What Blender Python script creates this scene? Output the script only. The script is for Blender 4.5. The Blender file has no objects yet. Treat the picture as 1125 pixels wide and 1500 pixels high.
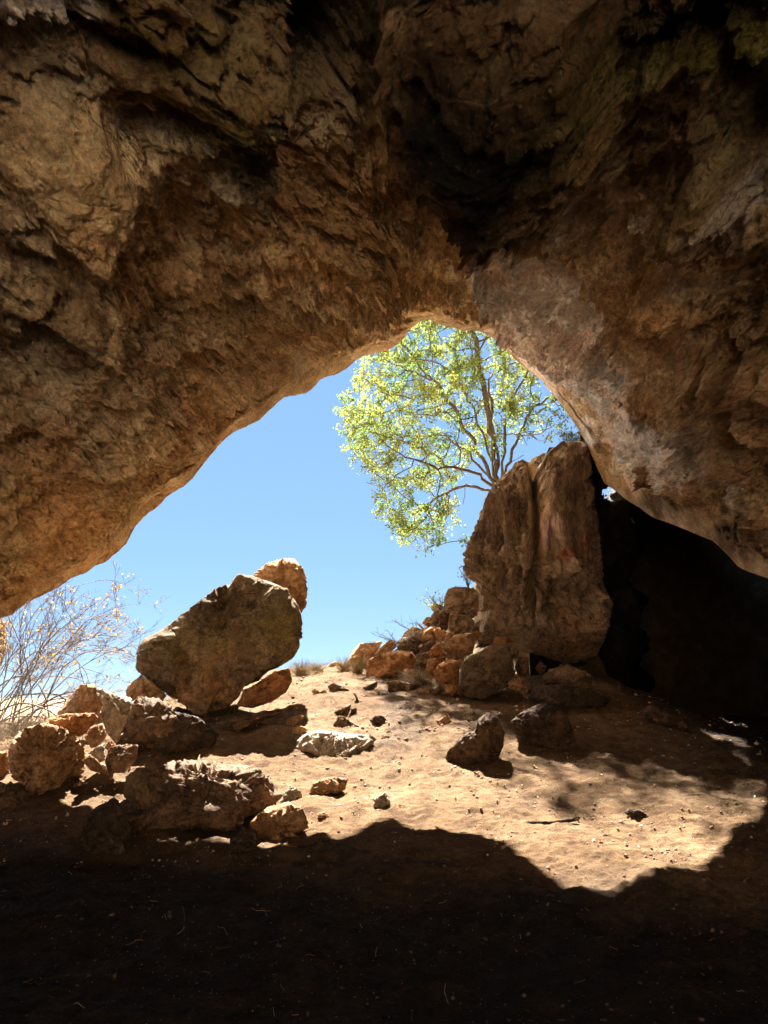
import bpy, bmesh, math, random
import numpy as np
from mathutils import Vector

random.seed(7)
RNG = np.random.default_rng(11)
SC = bpy.context.scene
COL = SC.collection

# ------------------------------------------------------------------ camera geometry
F = 1083.0
PITCH = math.radians(14.0)
CP, SP = math.cos(PITCH), math.sin(PITCH)
CAM = np.array([0.0, 0.0, 1.6])

def cam2world(v):
    v = np.asarray(v, float)
    return np.stack([v[..., 0], CP * v[..., 1] - SP * v[..., 2], SP * v[..., 1] + CP * v[..., 2]], -1)

def ray(px, py):
    px = np.asarray(px, float); py = np.asarray(py, float)
    return cam2world(np.stack([(px - 562.5) / F, np.ones_like(px), (750 - py) / F], -1))

def at(px, py, Y):
    r = ray(px, py)
    return CAM + r * (np.asarray(Y, float) / r[..., 1])[..., None]

def project(P):
    v = P - CAM
    yc = CP * v[..., 1] + SP * v[..., 2]
    zc = -SP * v[..., 1] + CP * v[..., 2]
    yc = np.where(yc < 1e-3, 1e-3, yc)
    return 562.5 + F * v[..., 0] / yc, 750 - F * zc / yc

# ------------------------------------------------------------------ noise
def _hash(ix, iy, iz, seed):
    h = (ix.astype(np.uint32) * np.uint32(374761393) + iy.astype(np.uint32) * np.uint32(668265263)
         + iz.astype(np.uint32) * np.uint32(2147483647) + np.uint32((seed * 1274126177 + 12345) & 0xffffffff))
    h = (h ^ (h >> np.uint32(13))) * np.uint32(1274126177)
    h = (h ^ (h >> np.uint32(15))) * np.uint32(2246822519)
    return h ^ (h >> np.uint32(16))

_G = np.array([[1,1,0],[-1,1,0],[1,-1,0],[-1,-1,0],[1,0,1],[-1,0,1],[1,0,-1],[-1,0,-1],
               [0,1,1],[0,-1,1],[0,1,-1],[0,-1,-1],[1,1,0],[-1,1,0],[0,-1,1],[0,-1,-1]], np.float32)

def perlin(p, seed=0):
    p = np.asarray(p, np.float32)
    i = np.floor(p).astype(np.int64); f = p - i
    u = f * f * f * (f * (f * 6 - 15) + 10)
    out = 0
    for dx in (0, 1):
        for dy in (0, 1):
            for dz in (0, 1):
                g = _G[_hash(i[..., 0] + dx, i[..., 1] + dy, i[..., 2] + dz, seed) & np.uint32(15)]
                d = g[..., 0] * (f[..., 0] - dx) + g[..., 1] * (f[..., 1] - dy) + g[..., 2] * (f[..., 2] - dz)
                w = (u[..., 0] if dx else 1 - u[..., 0]) * (u[..., 1] if dy else 1 - u[..., 1]) * (u[..., 2] if dz else 1 - u[..., 2])
                out = out + w * d
    return out

def fbm(p, oct=5, seed=0, lac=2.03, gain=0.5):
    a, s, o = 1.0, 0.0, 0.0
    p = np.asarray(p, np.float32)
    for k in range(oct):
        o = o + a * perlin(p, seed + k * 17); p = p * lac + 3.7; a *= gain
    return o

def ridged(p, oct=5, seed=0, lac=2.1, gain=0.5):
    a, o, w = 1.0, 0.0, 1.0
    p = np.asarray(p, np.float32)
    for k in range(oct):
        n = (1 - np.abs(perlin(p, seed + k * 13)) * 1.6); n = np.clip(n, 0, 1) ** 2 * w
        w = np.clip(n * 1.6, 0, 1); o = o + a * n; p = p * lac + 1.9; a *= gain
    return o

def worley(p, seed=0):
    p = np.asarray(p, np.float32)
    i = np.floor(p).astype(np.int64); f = p - i
    f1 = np.full(p.shape[:-1], 9.0, np.float32); f2 = f1.copy(); cid = np.zeros(p.shape[:-1], np.float32)
    for dx in (-1, 0, 1):
        for dy in (-1, 0, 1):
            for dz in (-1, 0, 1):
                h = _hash(i[..., 0] + dx, i[..., 1] + dy, i[..., 2] + dz, seed)
                ox = (h & np.uint32(1023)) / np.float32(1023); oy = ((h >> np.uint32(10)) & np.uint32(1023)) / np.float32(1023)
                oz = ((h >> np.uint32(20)) & np.uint32(1023)) / np.float32(1023)
                d = (dx + ox - f[..., 0]) ** 2 + (dy + oy - f[..., 1]) ** 2 + (dz + oz - f[..., 2]) ** 2
                near = d < f1
                f2 = np.where(near, f1, np.minimum(f2, d)); f1 = np.where(near, d, f1)
                cid = np.where(near, (h & np.uint32(0xffff)) / np.float32(65535), cid)
    return np.sqrt(f1), np.sqrt(f2), cid

def facet(p, seed=0, lift=.5):
    """flat plates: every cell is a randomly tilted plane, with a step at its border"""
    p = np.asarray(p, np.float32)
    i = np.floor(p).astype(np.int64); f = p - i
    best = np.full(p.shape[:-1], 9.0, np.float32); val = np.zeros(p.shape[:-1], np.float32)
    for dx in (-1, 0, 1):
        for dy in (-1, 0, 1):
            for dz in (-1, 0, 1):
                h = _hash(i[..., 0] + dx, i[..., 1] + dy, i[..., 2] + dz, seed)
                ex = f[..., 0] - dx - (h & np.uint32(1023)) / np.float32(1023)
                ey = f[..., 1] - dy - ((h >> np.uint32(10)) & np.uint32(1023)) / np.float32(1023)
                ez = f[..., 2] - dz - ((h >> np.uint32(20)) & np.uint32(1023)) / np.float32(1023)
                d = ex * ex + ey * ey + ez * ez
                h2 = (h ^ (h >> np.uint32(15))) * np.uint32(2654435761)
                gx = (h2 & np.uint32(1023)) / np.float32(511.5) - 1; gy = ((h2 >> np.uint32(10)) & np.uint32(1023)) / np.float32(511.5) - 1
                gz = ((h2 >> np.uint32(20)) & np.uint32(1023)) / np.float32(511.5) - 1
                m = d < best; best = np.where(m, d, best)
                val = np.where(m, gx * ex + gy * ey + gz * ez + lift * gx * gy, val)
    return val

def sst(a, b, x):
    t = np.clip((x - a) / (b - a), 0, 1); return t * t * (3 - 2 * t)

def terrace(n, k, sharp=0.8):
    q = n * k; fl = np.floor(q); fr = q - fl
    return (fl + sst(sharp, 1.0, fr)) / k

def seg_dist(px, py, line):
    line = np.asarray(line, float)
    best = np.full(px.shape, 1e9); side = np.zeros(px.shape)
    for (x0, y0), (x1, y1) in zip(line[:-1], line[1:]):
        dx, dy = x1 - x0, y1 - y0
        t = np.clip(((px - x0) * dx + (py - y0) * dy) / (dx * dx + dy * dy + 1e-9), 0, 1)
        ex, ey = px - x0 - t * dx, py - y0 - t * dy
        d = np.hypot(ex, ey); s = np.sign(dx * ey - dy * ex)
        m = d < best
        best = np.where(m, d, best); side = np.where(m, s, side)
    return best, side

def poly_sd(px, py, poly):
    poly = np.asarray(poly, float)
    d, _ = seg_dist(px, py, np.vstack([poly, poly[:1]]))
    ins = np.zeros(px.shape, bool)
    for (x0, y0), (x1, y1) in zip(poly, np.roll(poly, -1, 0)):
        c = ((y0 > py) != (y1 > py)) & (px < (x1 - x0) * (py - y0) / (y1 - y0 + 1e-12) + x0)
        ins ^= c
    return np.where(ins, d, -d)          # positive inside

# ------------------------------------------------------------------ objects
def mesh_obj(name, V, faces, mat, parent=None, attrs=None, smooth=True, fmat=None):
    me = bpy.data.meshes.new(name)
    V = np.asarray(V, np.float32)
    if isinstance(faces, np.ndarray):
        n, k = faces.shape
        me.vertices.add(len(V)); me.vertices.foreach_set('co', V.ravel())
        me.loops.add(n * k); me.loops.foreach_set('vertex_index', faces.astype(np.int32).ravel())
        me.polygons.add(n)
        me.polygons.foreach_set('loop_start', np.arange(0, n * k, k, dtype=np.int32))
        me.polygons.foreach_set('loop_total', np.full(n, k, np.int32))
        me.update(calc_edges=True)
    else:
        me.from_pydata([tuple(v) for v in V], [], faces)
    if smooth:
        me.polygons.foreach_set('use_smooth', np.ones(len(me.polygons), bool))
    for an, av in (attrs or {}).items():
        if av.ndim == 1:
            a = me.attributes.new(an, 'FLOAT', 'POINT'); a.data.foreach_set('value', av.astype(np.float32))
        else:
            a = me.attributes.new(an, 'FLOAT_COLOR', 'POINT')
            a.data.foreach_set('color', np.concatenate([av, np.ones((len(av), 1))], 1).astype(np.float32).ravel())
    me.materials.append(mat)
    o = bpy.data.objects.new(name, me); COL.objects.link(o)
    if parent is not None: o.parent = parent
    return o

def tag(o, label=None, cat=None, group=None, kind=None):
    if label: o['label'] = label
    if cat: o['category'] = cat
    if group: o['group'] = group
    if kind: o['kind'] = kind
    return o

def empty(name, loc):
    o = bpy.data.objects.new(name, None); COL.objects.link(o); o.location = loc; o.empty_display_size = .2
    return o

def grid_faces(nr, nc, wrap=False):
    r = np.arange(nr - 1)[:, None]; c = np.arange(nc if wrap else nc - 1)[None, :]
    a = r * nc + c; b = r * nc + (c + 1) % nc
    return np.stack([a, b, b + nc, a + nc], -1).reshape(-1, 4)

# ------------------------------------------------------------------ materials
class NT:
    def __init__(s, name):
        s.m = bpy.data.materials.new(name); s.m.use_nodes = True
        s.t = s.m.node_tree; s.t.nodes.clear()
        s.out = s.t.nodes.new('ShaderNodeOutputMaterial')
    def n(s, typ, ins=None, **kw):
        nd = s.t.nodes.new(typ)
        for k, v in kw.items(): setattr(nd, k, v)
        for k, v in (ins or {}).items():
            if hasattr(v, 'is_linked'): s.t.links.new(v, nd.inputs[k])
            else: nd.inputs[k].default_value = v
        return nd
    def noise(s, vec, scale, detail=6, rough=.55, dist=0):
        return s.n('ShaderNodeTexNoise', {'Vector': vec, 'Scale': scale, 'Detail': detail, 'Roughness': rough, 'Distortion': dist}).outputs['Fac']
    def ramp(s, fac, stops):
        r = s.n('ShaderNodeValToRGB', {'Fac': fac}); e = r.color_ramp.elements
        while len(e) < len(stops): e.new(.5)
        for el, (p, c) in zip(e, stops):
            el.position = p; el.color = (c, c, c, 1) if not hasattr(c, '__len__') else (*c, 1)
        return r.outputs['Color']
    def mix(s, fac, a, b, mode='MIX'):
        m = s.n('ShaderNodeMix', data_type='RGBA', blend_type=mode)
        for sock, v in ((m.inputs[0], fac), (m.inputs[6], a), (m.inputs[7], b)):
            if hasattr(v, 'is_linked'): s.t.links.new(v, sock)
            else: sock.default_value = v if not hasattr(v, '__len__') else ((*v, 1) if len(v) == 3 else v)
        return m.outputs[2]
    def math(s, op, a, b=0.0):
        m = s.n('ShaderNodeMath', operation=op)
        for k, v in ((0, a), (1, b)):
            if hasattr(v, 'is_linked'): s.t.links.new(v, m.inputs[k])
            else: m.inputs[k].default_value = v
        return m.outputs[0]
    def attr(s, name, out='Fac'):
        return s.n('ShaderNodeAttribute', attribute_name=name).outputs[out]
    def pos(s): return s.n('ShaderNodeNewGeometry').outputs['Position']

def rock_mat(name, ca, cb, cc, scale=1.0, crack=.5, bump=.05, stretch=None, attr_col=False, speck=.5, dkm=.5, pitk=.55):
    t = NT(name); p = t.pos()
    mp = t.n('ShaderNodeMapping', {'Vector': p, 'Scale': stretch or (1, 1, 1)}).outputs[0]
    wv = t.n('ShaderNodeTexNoise', {'Vector': mp, 'Scale': 1.7 * scale, 'Detail': 3}).outputs['Color']
    wp = t.mix(.30 / scale, mp, wv, 'ADD')
    big = t.noise(wp, .9 * scale, 7, .6, .4)
    mid = t.noise(wp, 4.5 * scale, 8, .65, .3)
    fin = t.noise(mp, 26 * scale, 6, .7)
    col = t.ramp(big, [(.32, ca), (.5, cb), (.68, cc)])
    col = t.mix(t.ramp(mid, [(.38, .7), (.55, 0.0)]), col, tuple(dkm * x for x in ca))
    col = t.mix(t.ramp(t.noise(wp, 9 * scale, 8, .7, .6), [(.50, 0.0), (.68, .6)]), col, tuple(min(.92, 1.15 * x) for x in cc))
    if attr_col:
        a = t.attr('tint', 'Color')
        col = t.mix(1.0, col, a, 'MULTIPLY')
        # algae / mineral film, a real surface colour carried per vertex
        g = t.math('MULTIPLY', t.attr('algae'), t.ramp(mid, [(.3, .35), (.62, 1.0)]))
        col = t.mix(g, col, (.17, .155, .035) if name == 'cave_limestone' else (.15, .13, .035))
    sp = t.ramp(fin, [(.3, 1 - speck), (.5, 1.0), (.72, 1 + speck)])
    col = t.mix(1.0, col, sp, 'MULTIPLY')
    pit = t.n('ShaderNodeTexVoronoi', {'Vector': wp, 'Scale': 13.0 * scale}).outputs['Distance']
    pitm = t.math('MULTIPLY', t.ramp(pit, [(.10, 1.0), (.30, 0.0)]), t.ramp(mid, [(.42, 0.0), (.58, 1.0)]))
    col = t.mix(t.math('MULTIPLY', pitm, pitk), col, tuple(.3 * x for x in ca))
    v1 = t.n('ShaderNodeTexVoronoi', {'Vector': wp, 'Scale': 2.3 * scale}, feature='DISTANCE_TO_EDGE').outputs['Distance']
    ck = t.ramp(v1, [(0.0, 0.0), (.03, 1.0)])
    msk = t.ramp(t.noise(mp, 1.1 * scale, 3), [(.5, 0.0), (.62, 1.0)])
    ckf = t.math('MULTIPLY', t.math('MULTIPLY', t.math('SUBTRACT', 1.0, ck), msk), crack)
    col = t.mix(ckf, col, tuple(.25 * x for x in ca))
    h = t.math('ADD', t.math('MULTIPLY', mid, 1.0), t.math('MULTIPLY', fin, .30))
    h = t.math('ADD', h, t.math('MULTIPLY', t.noise(mp, 90 * scale, 4, .7), .08))
    h = t.math('SUBTRACT', h, t.math('ADD', t.math('MULTIPLY', ckf, .5), t.math('MULTIPLY', pitm, .28)))
    b = t.n('ShaderNodeBump', {'Height': h, 'Strength': 1.0, 'Distance': bump})
    bs = t.n('ShaderNodeBsdfPrincipled', {'Base Color': col, 'Roughness': .92, 'Normal': b.outputs[0]})
    bs.inputs['Specular IOR Level'].default_value = .15
    t.t.links.new(bs.outputs[0], t.out.inputs[0])
    return t.m

M = {}
M['umber'] = rock_mat('umber_rock', (.05, .03, .018), (.095, .056, .033), (.15, .093, .057), 1.7, .5, .07)
M['cave'] = rock_mat('cave_limestone', (.74, .545, .335), (.90, .69, .445), (.97, .81, .58), .9, .30, .17, attr_col=True, speck=.5, dkm=.62, pitk=.4)
M['alcove'] = rock_mat('alcove_rock', (.015, .012, .01), (.022, .018, .014), (.03, .024, .018), .8, .4, .06)  # near-black tone stands in for the alcove's deep shade
M['tan'] = rock_mat('tan_boulder_rock', (.24, .128, .064), (.37, .205, .104), (.47, .29, .16), 1.6, .5, .05)
M['orange'] = rock_mat('orange_rock', (.24, .10, .04), (.34, .155, .062), (.42, .23, .105), 1.6, .5, .05)
M['pale'] = rock_mat('pale_weathered_rock', (.27, .20, .135), (.38, .295, .21), (.48, .40, .30), 1.8, .5, .05)
M['grey'] = rock_mat('grey_brown_rock', (.095, .062, .038), (.165, .112, .068), (.235, .167, .105), 1.5, .6, .05, attr_col=True)
M['brown'] = rock_mat('brown_rock', (.095, .058, .035), (.165, .10, .059), (.25, .165, .10), 1.5, .6, .05)
M['dark'] = rock_mat('dark_rock', (.045, .032, .024), (.08, .055, .038), (.13, .09, .06), 1.8, .5, .05)  # one even dark rock tone
M['pillar'] = rock_mat('pillar_rock', (.13, .085, .055), (.30, .20, .125), (.46, .33, .215), 1.3, .5, .06, stretch=(1.6, 1.6, .45), attr_col=True)

def ground_mat():
    t = NT('sandy_cave_soil'); p = t.pos()
    big = t.noise(p, .55, 6, .6, .3); mid = t.noise(p, 5, 8, .65); fin = t.noise(p, 55, 6, .75); gr = t.noise(p, 160, 3, .7)
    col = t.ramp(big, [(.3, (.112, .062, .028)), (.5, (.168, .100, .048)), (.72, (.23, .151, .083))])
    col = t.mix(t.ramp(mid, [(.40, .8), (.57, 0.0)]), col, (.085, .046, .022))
    shade_floor = t.ramp(mid, [(.3, (.015, .011, .0085)), (.7, (.042, .029, .021))])
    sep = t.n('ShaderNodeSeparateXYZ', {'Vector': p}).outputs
    # near-black shade painted into the cave floor, ragged border close to the sunlight's edge
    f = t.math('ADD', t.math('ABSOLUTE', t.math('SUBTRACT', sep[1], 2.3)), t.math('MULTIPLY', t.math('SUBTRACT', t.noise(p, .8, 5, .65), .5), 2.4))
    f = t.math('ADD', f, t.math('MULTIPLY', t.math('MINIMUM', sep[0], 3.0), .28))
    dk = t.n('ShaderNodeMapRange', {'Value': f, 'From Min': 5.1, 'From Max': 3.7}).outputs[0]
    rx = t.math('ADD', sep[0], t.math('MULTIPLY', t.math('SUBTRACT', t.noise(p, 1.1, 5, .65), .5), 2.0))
    rk = t.math('MULTIPLY', t.n('ShaderNodeMapRange', {'Value': rx, 'From Min': 4.0, 'From Max': 5.4}).outputs[0], t.math('GREATER_THAN', sep[1], 3.0))  # same painted shade on the floor towards the alcove
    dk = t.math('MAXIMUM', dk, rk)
    col = t.mix(dk, col, shade_floor)
    rear = t.n('ShaderNodeMapRange', {'Value': sep[1], 'From Min': -3.0, 'From Max': -5.5}).outputs[0]
    col = t.mix(rear, col, (.74, .67, .57))  # unseen floor behind the camera, paled to bounce sun into the cave
    wn_ = t.math('ADD', sep[0], t.math('MULTIPLY', t.math('SUBTRACT', t.noise(p, .5, 5, .65), .5), 2.5))
    bounce_ground = t.math('MULTIPLY', t.n('ShaderNodeMapRange', {'Value': wn_, 'From Min': -7.0, 'From Max': -8.2}).outputs[0], t.math('MULTIPLY', t.math('GREATER_THAN', sep[1], 2.0), t.math('LESS_THAN', sep[1], 24.0)))  # unseen pale ground added outside to bounce sun onto the walls
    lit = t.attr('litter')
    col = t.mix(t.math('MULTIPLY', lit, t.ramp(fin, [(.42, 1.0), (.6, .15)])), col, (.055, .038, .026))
    col = t.mix(t.attr('scrub'), col, t.ramp(t.noise(p, 2.2, 7, .7), [(.32, (.12, .08, .042)), (.55, (.22, .148, .08)), (.72, (.31, .225, .12))]))
    col = t.mix(bounce_ground, col, (.66, .56, .43))
    sp = t.ramp(fin, [(.28, .55), (.5, 1.0), (.72, 1.4)])
    col = t.mix(1.0, col, sp, 'MULTIPLY')
    v = t.n('ShaderNodeTexVoronoi', {'Vector': p, 'Scale': 38.0}); 
    peb = t.ramp(v.outputs['Distance'], [(.10, 1.0), (.2, 0.0)])
    pick = t.ramp(t.n('ShaderNodeSeparateColor', {'Color': v.outputs['Color']}).outputs[0], [(.80, 0.0), (.83, 1.0)])
    pf = t.math('MULTIPLY', peb, pick)
    pc = t.ramp(t.n('ShaderNodeSeparateColor', {'Color': v.outputs['Color']}).outputs[1], [(.2, (.10, .06, .035)), (.7, (.38, .25, .15)), (.9, (.6, .5, .38))])
    col = t.mix(t.math('MULTIPLY', pf, .8), col, pc)
    h = t.math('ADD', t.math('MULTIPLY', mid, .7), t.math('ADD', t.math('MULTIPLY', fin, .28), t.math('MULTIPLY', gr, .10)))
    h = t.math('ADD', h, t.math('MULTIPLY', pf, .25))
    b = t.n('ShaderNodeBump', {'Height': h, 'Strength': 1.0, 'Distance': .08})
    bs = t.n('ShaderNodeBsdfPrincipled', {'Base Color': col, 'Roughness': .95, 'Normal': b.outputs[0]})
    bs.inputs['Specular IOR Level'].default_value = .1
    t.t.links.new(bs.outputs[0], t.out.inputs[0])
    return t.m
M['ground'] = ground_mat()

def plain_mat(name, ca, cb, scale=8, rough=.8, bump=.01):
    t = NT(name); p = t.pos()
    n = t.noise(p, scale, 6, .6)
    col = t.ramp(n, [(.3, ca), (.7, cb)])
    b = t.n('ShaderNodeBump', {'Height': n, 'Strength': .8, 'Distance': bump})
    bs = t.n('ShaderNodeBsdfPrincipled', {'Base Color': col, 'Roughness': rough, 'Normal': b.outputs[0]})
    t.t.links.new(bs.outputs[0], t.out.inputs[0]); return t.m

def leaf_mat(name, ca, cb, trans=.5):
    t = NT(name)
    a = t.attr('vary')
    col = t.ramp(a, [(0.0, ca), (1.0, cb)])
    d = t.n('ShaderNodeBsdfDiffuse', {'Color': col}); tr = t.n('ShaderNodeBsdfTranslucent', {'Color': col})
    mx = t.n('ShaderNodeMixShader', {'Fac': trans, 1: d.outputs[0], 2: tr.outputs[0]})
    t.t.links.new(mx.outputs[0], t.out.inputs[0]); return t.m

M['bark'] = plain_mat('tree_bark', (.055, .04, .03), (.15, .11, .08), 14, .9, .02)
M['twig'] = plain_mat('dry_twig_bark', (.055, .032, .022), (.125, .078, .052), 20, .85, .005)
M['leaf'] = leaf_mat('yellow_green_leaf', (.135, .215, .05), (.33, .36, .09), .55)
M['leaf_dark'] = leaf_mat('olive_leaf', (.09, .11, .02), (.22, .22, .05), .4)
M['leaf_dry'] = leaf_mat('dry_autumn_leaf', (.34, .17, .045), (.42, .29, .10), .45)
M['straw'] = leaf_mat('dry_straw', (.16, .105, .05), (.42, .31, .17), .3)
M['straw_dull'] = leaf_mat('dull_straw', (.20, .15, .10), (.42, .34, .25), .2)

# ------------------------------------------------------------------ ground
PROF = np.array([(-30, .2), (0, 0), (5, 0), (8, .35), (10, .75), (12, 1.2), (15, 1.9), (17, 2.2), (18.5, 2.15), (22, 1.2), (30, -1), (60, -5), (200, -9), (9000, -14)], float)
def ground_h(x, y, detail=True):
    x = np.asarray(x, float); y = np.asarray(y, float)
    h = (np.interp(y - .5, PROF[:, 0], PROF[:, 1]) + np.interp(y, PROF[:, 0], PROF[:, 1]) + np.interp(y + .5, PROF[:, 0], PROF[:, 1])) / 3
    # left side is lower outside
    left = sst(-2.5, -6.5, x) * sst(10, 15, y)
    h = h - left * np.clip(h, 0, 3) * .48
    h = h - 1.7 * sst(-6.2, -7.4, x) * sst(12.6, 14.2, y) * (1 - sst(24, 30, y))      # added hollow, hiding pale ground that bounces sun onto the cave walls
    # right: alcove floor stays low inside the cave
    rgt = sst(4.0, 7.5, x) * sst(8.5, 12, y)
    h = h - rgt * np.clip(h - .4, 0, 3) * .6
    # hillside rising on the right of the mouth, outside
    b = x / np.maximum(y, 1) * F + 562.5
    hh = np.interp(b, [470, 540, 600, 650, 690, 720, 860, 890, 920, 960, 1100], [0, .3, .9, 1.8, 2.4, 4.2, 5.8, 7.0, 7.6, 7.6, 7.6])
    rise = sst(np.interp(b, [600, 690], [15.0, 16.2]), 20.2, y) * (1 - sst(30, 60, y))
    ins = sst(865, 885, b) * (1 - sst(24.0, 25.0, y))         # the alcove runs under the hill; the hill starts behind its wall
    h = h + hh * rise * (1 - ins)
    if detail:
        P = np.stack([x, y, 0 * x], -1)
        near = np.clip(1.2 - y / 60, 0, 1)
        wf, _, wc = worley(P * np.array([2.1, 2.1, 0]) + .3 * fbm(P * 2, 2, 6)[..., None], 14)
        h = h - near * .035 * wc * np.exp(-(wf / .30) ** 2)
        h = h + near * (.085 * fbm(P * .8, 4, 3) + .030 * fbm(P * 3.1, 4, 5) + .016 * ridged(P * np.array([5, 9, 1]), 3, 8) + .05 * np.clip(fbm(P * 1.7, 5, 12), 0, 1) * sst(8.5, 11, y) * sst(4, 1, x))
    return h

def ground_hit(px, py):
    r = ray(px, py); y = 7.0
    for i in range(80):
        z = float(ground_h(np.array(r[0] * y / r[1]), np.array(y), False))
        if r[2] > -1e-3 and y > 40: break
        yn = (z - 1.6) / r[2] * r[1] if r[2] < -1e-3 else 40
        yn = min(max(yn, 2), 40); y = .6 * y + .4 * yn
    return y

# march instead of fixed point: robust on the slope
def ground_y(px, py):
    r = ray(px, py); ys = np.linspace(3, 24, 1400)
    P = CAM + r[None] * (ys / r[1])[:, None]
    d = P[:, 2] - ground_h(P[:, 0], P[:, 1], False)
    k = np.nonzero(d < 0)[0]
    return float(ys[k[0]]) if len(k) else 17.0

def build_ground():
    th = np.concatenate([np.linspace(-180, -42, 40)[:-1], np.linspace(-42, 42, 640), np.linspace(42, 180, 40)[1:]])
    rr = np.concatenate([[.02, .6, 1.3, 2.0, 2.6], np.geomspace(3.0, 21, 640), np.geomspace(21, 60, 60)[1:], np.geomspace(60, 6000, 30)[1:]])
    T, R = np.meshgrid(np.radians(th), rr)
    X, Y = R * np.sin(T), R * np.cos(T)
    Z = ground_h(X, Y)
    px, py = project(np.stack([X, Y, Z], -1))
    lit = np.zeros(X.shape)
    P = np.stack([X, Y, 0 * X], -1)
    wn = fbm(P * 1.6, 4, 21)
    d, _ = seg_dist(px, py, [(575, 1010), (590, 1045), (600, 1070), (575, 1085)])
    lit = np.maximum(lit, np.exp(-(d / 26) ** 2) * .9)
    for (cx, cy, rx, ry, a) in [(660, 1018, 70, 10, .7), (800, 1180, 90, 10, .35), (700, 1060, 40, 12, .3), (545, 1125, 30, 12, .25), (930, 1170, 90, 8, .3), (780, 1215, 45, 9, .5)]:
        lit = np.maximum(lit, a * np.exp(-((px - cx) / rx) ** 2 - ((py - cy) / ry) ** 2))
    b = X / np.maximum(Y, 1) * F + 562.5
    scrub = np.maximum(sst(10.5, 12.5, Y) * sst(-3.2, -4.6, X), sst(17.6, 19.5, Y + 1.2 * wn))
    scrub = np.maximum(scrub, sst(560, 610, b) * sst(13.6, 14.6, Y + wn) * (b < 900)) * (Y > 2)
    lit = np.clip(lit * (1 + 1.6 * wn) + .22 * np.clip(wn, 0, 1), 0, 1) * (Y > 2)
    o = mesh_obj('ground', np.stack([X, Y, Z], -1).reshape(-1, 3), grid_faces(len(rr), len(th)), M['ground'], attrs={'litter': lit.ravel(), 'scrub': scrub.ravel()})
    tag(o, 'sandy cave floor sloping up to the mouth and the hillside outside', 'ground', kind='structure')
build_ground()

# ------------------------------------------------------------------ cave shell
RIM = np.array([(0,907),(60,874),(100,852),(150,823),(177,806),(186,797),(190,780),(217,752),(246,728),(281,703),(297,681),(321,652),(346,631),(381,614),(417,582),(448,577),(474,554),(506,541),(532,521),(568,514),(588,499),(599,485),(612,473),(626,468),(651,477),(679,485),(700,484),(722,494),(743,514),(764,535),(789,553),(814,582),(827,599),(839,617),(853,638),(862,656),(885,708),(917,731),(956,757),(1002,775),(1048,794),(1080,829),(1097,839),(1125,846)], float)
RIM_EXT = np.array([(-430,1420),(-260,1200),(-150,1035),(-60,948)], float)
RIM_EXT2 = np.array([(1250,930),(1400,1100),(1640,1400)], float)
RIMALL = np.vstack([RIM_EXT, RIM, RIM_EXT2])
# world Y of the rim (from where its shadow falls on the floor)
RIMY = np.array([(-430,4.5),(-260,7),(-150,8.6),(0,9.6),(116,10.4),(217,11.3),(297,11.3),(369,11.3),(419,11.9),(476,12.9),(510,13.6),(540,14.0),(563,13.3),(586,12.85),(607,12.3),(630,11.95),(671,11.9),(690,12.3),(712,12.8),(740,13.05),(770,13.3),(853,13.5),(885,13.2),(917,12.6),(956,11.6),(1002,10.6),(1048,9.6),(1080,9.0),(1125,8.3),(1250,7.3),(1400,6),(1640,4.2)], float)

def px2ang(px, py):
    a = np.arctan((px - 562.5) / F); t = (750 - py) / F * np.cos(a)
    return np.degrees(a), np.degrees(np.arctan(t))
def ang2px(a, e):
    a = np.radians(a); ok = np.abs(a) < math.radians(52)
    ac = np.where(ok, a, math.radians(52) * np.sign(a))
    px = 562.5 + F * np.tan(ac); py = 750 - F * np.tan(np.radians(e)) / np.cos(ac)
    return px, py
def angray(a, e):
    a, e = np.radians(a), np.radians(e)
    return cam2world(np.stack([np.sin(a) * np.cos(e), np.cos(a) * np.cos(e), np.sin(e)], -1))

CTRL = [  # px, py, depth along the optical axis
 (0,0,4.9),(200,0,5.6),(400,0,6.6),(562,0,7.2),(750,0,6.4),(900,0,5.8),(1125,0,5.2),
 (0,160,5.5),(180,160,6.3),(350,160,7.3),(520,160,8.3),(640,200,8.6),(900,170,6.8),(1125,200,5.9),
 (0,320,6.3),(180,320,7.2),(350,330,8.4),(520,320,9.4),(640,330,9.9),(760,330,9.0),(900,320,7.8),(1125,350,6.4),
 (0,480,7.0),(180,480,8.3),(350,470,9.8),(520,440,11.0),(650,420,11.2),(760,430,10.8),(880,450,9.4),(1000,480,8.0),(1125,500,7.0),
 (0,620,7.7),(180,620,9.3),(0,780,8.8),(90,740,9.2),(820,520,12.2),(900,580,11.2),(1000,620,9.6),(1125,650,7.7),(940,690,11.6),(1050,730,9.3),
 (562,-300,6.2),(0,-300,4.6),(1125,-300,4.8),(1300,400,5.4),(1300,750,6.4),(-200,400,5.6),(-200,800,7.2),(1500,600,4.9),(-450,600,5.0)]

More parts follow.
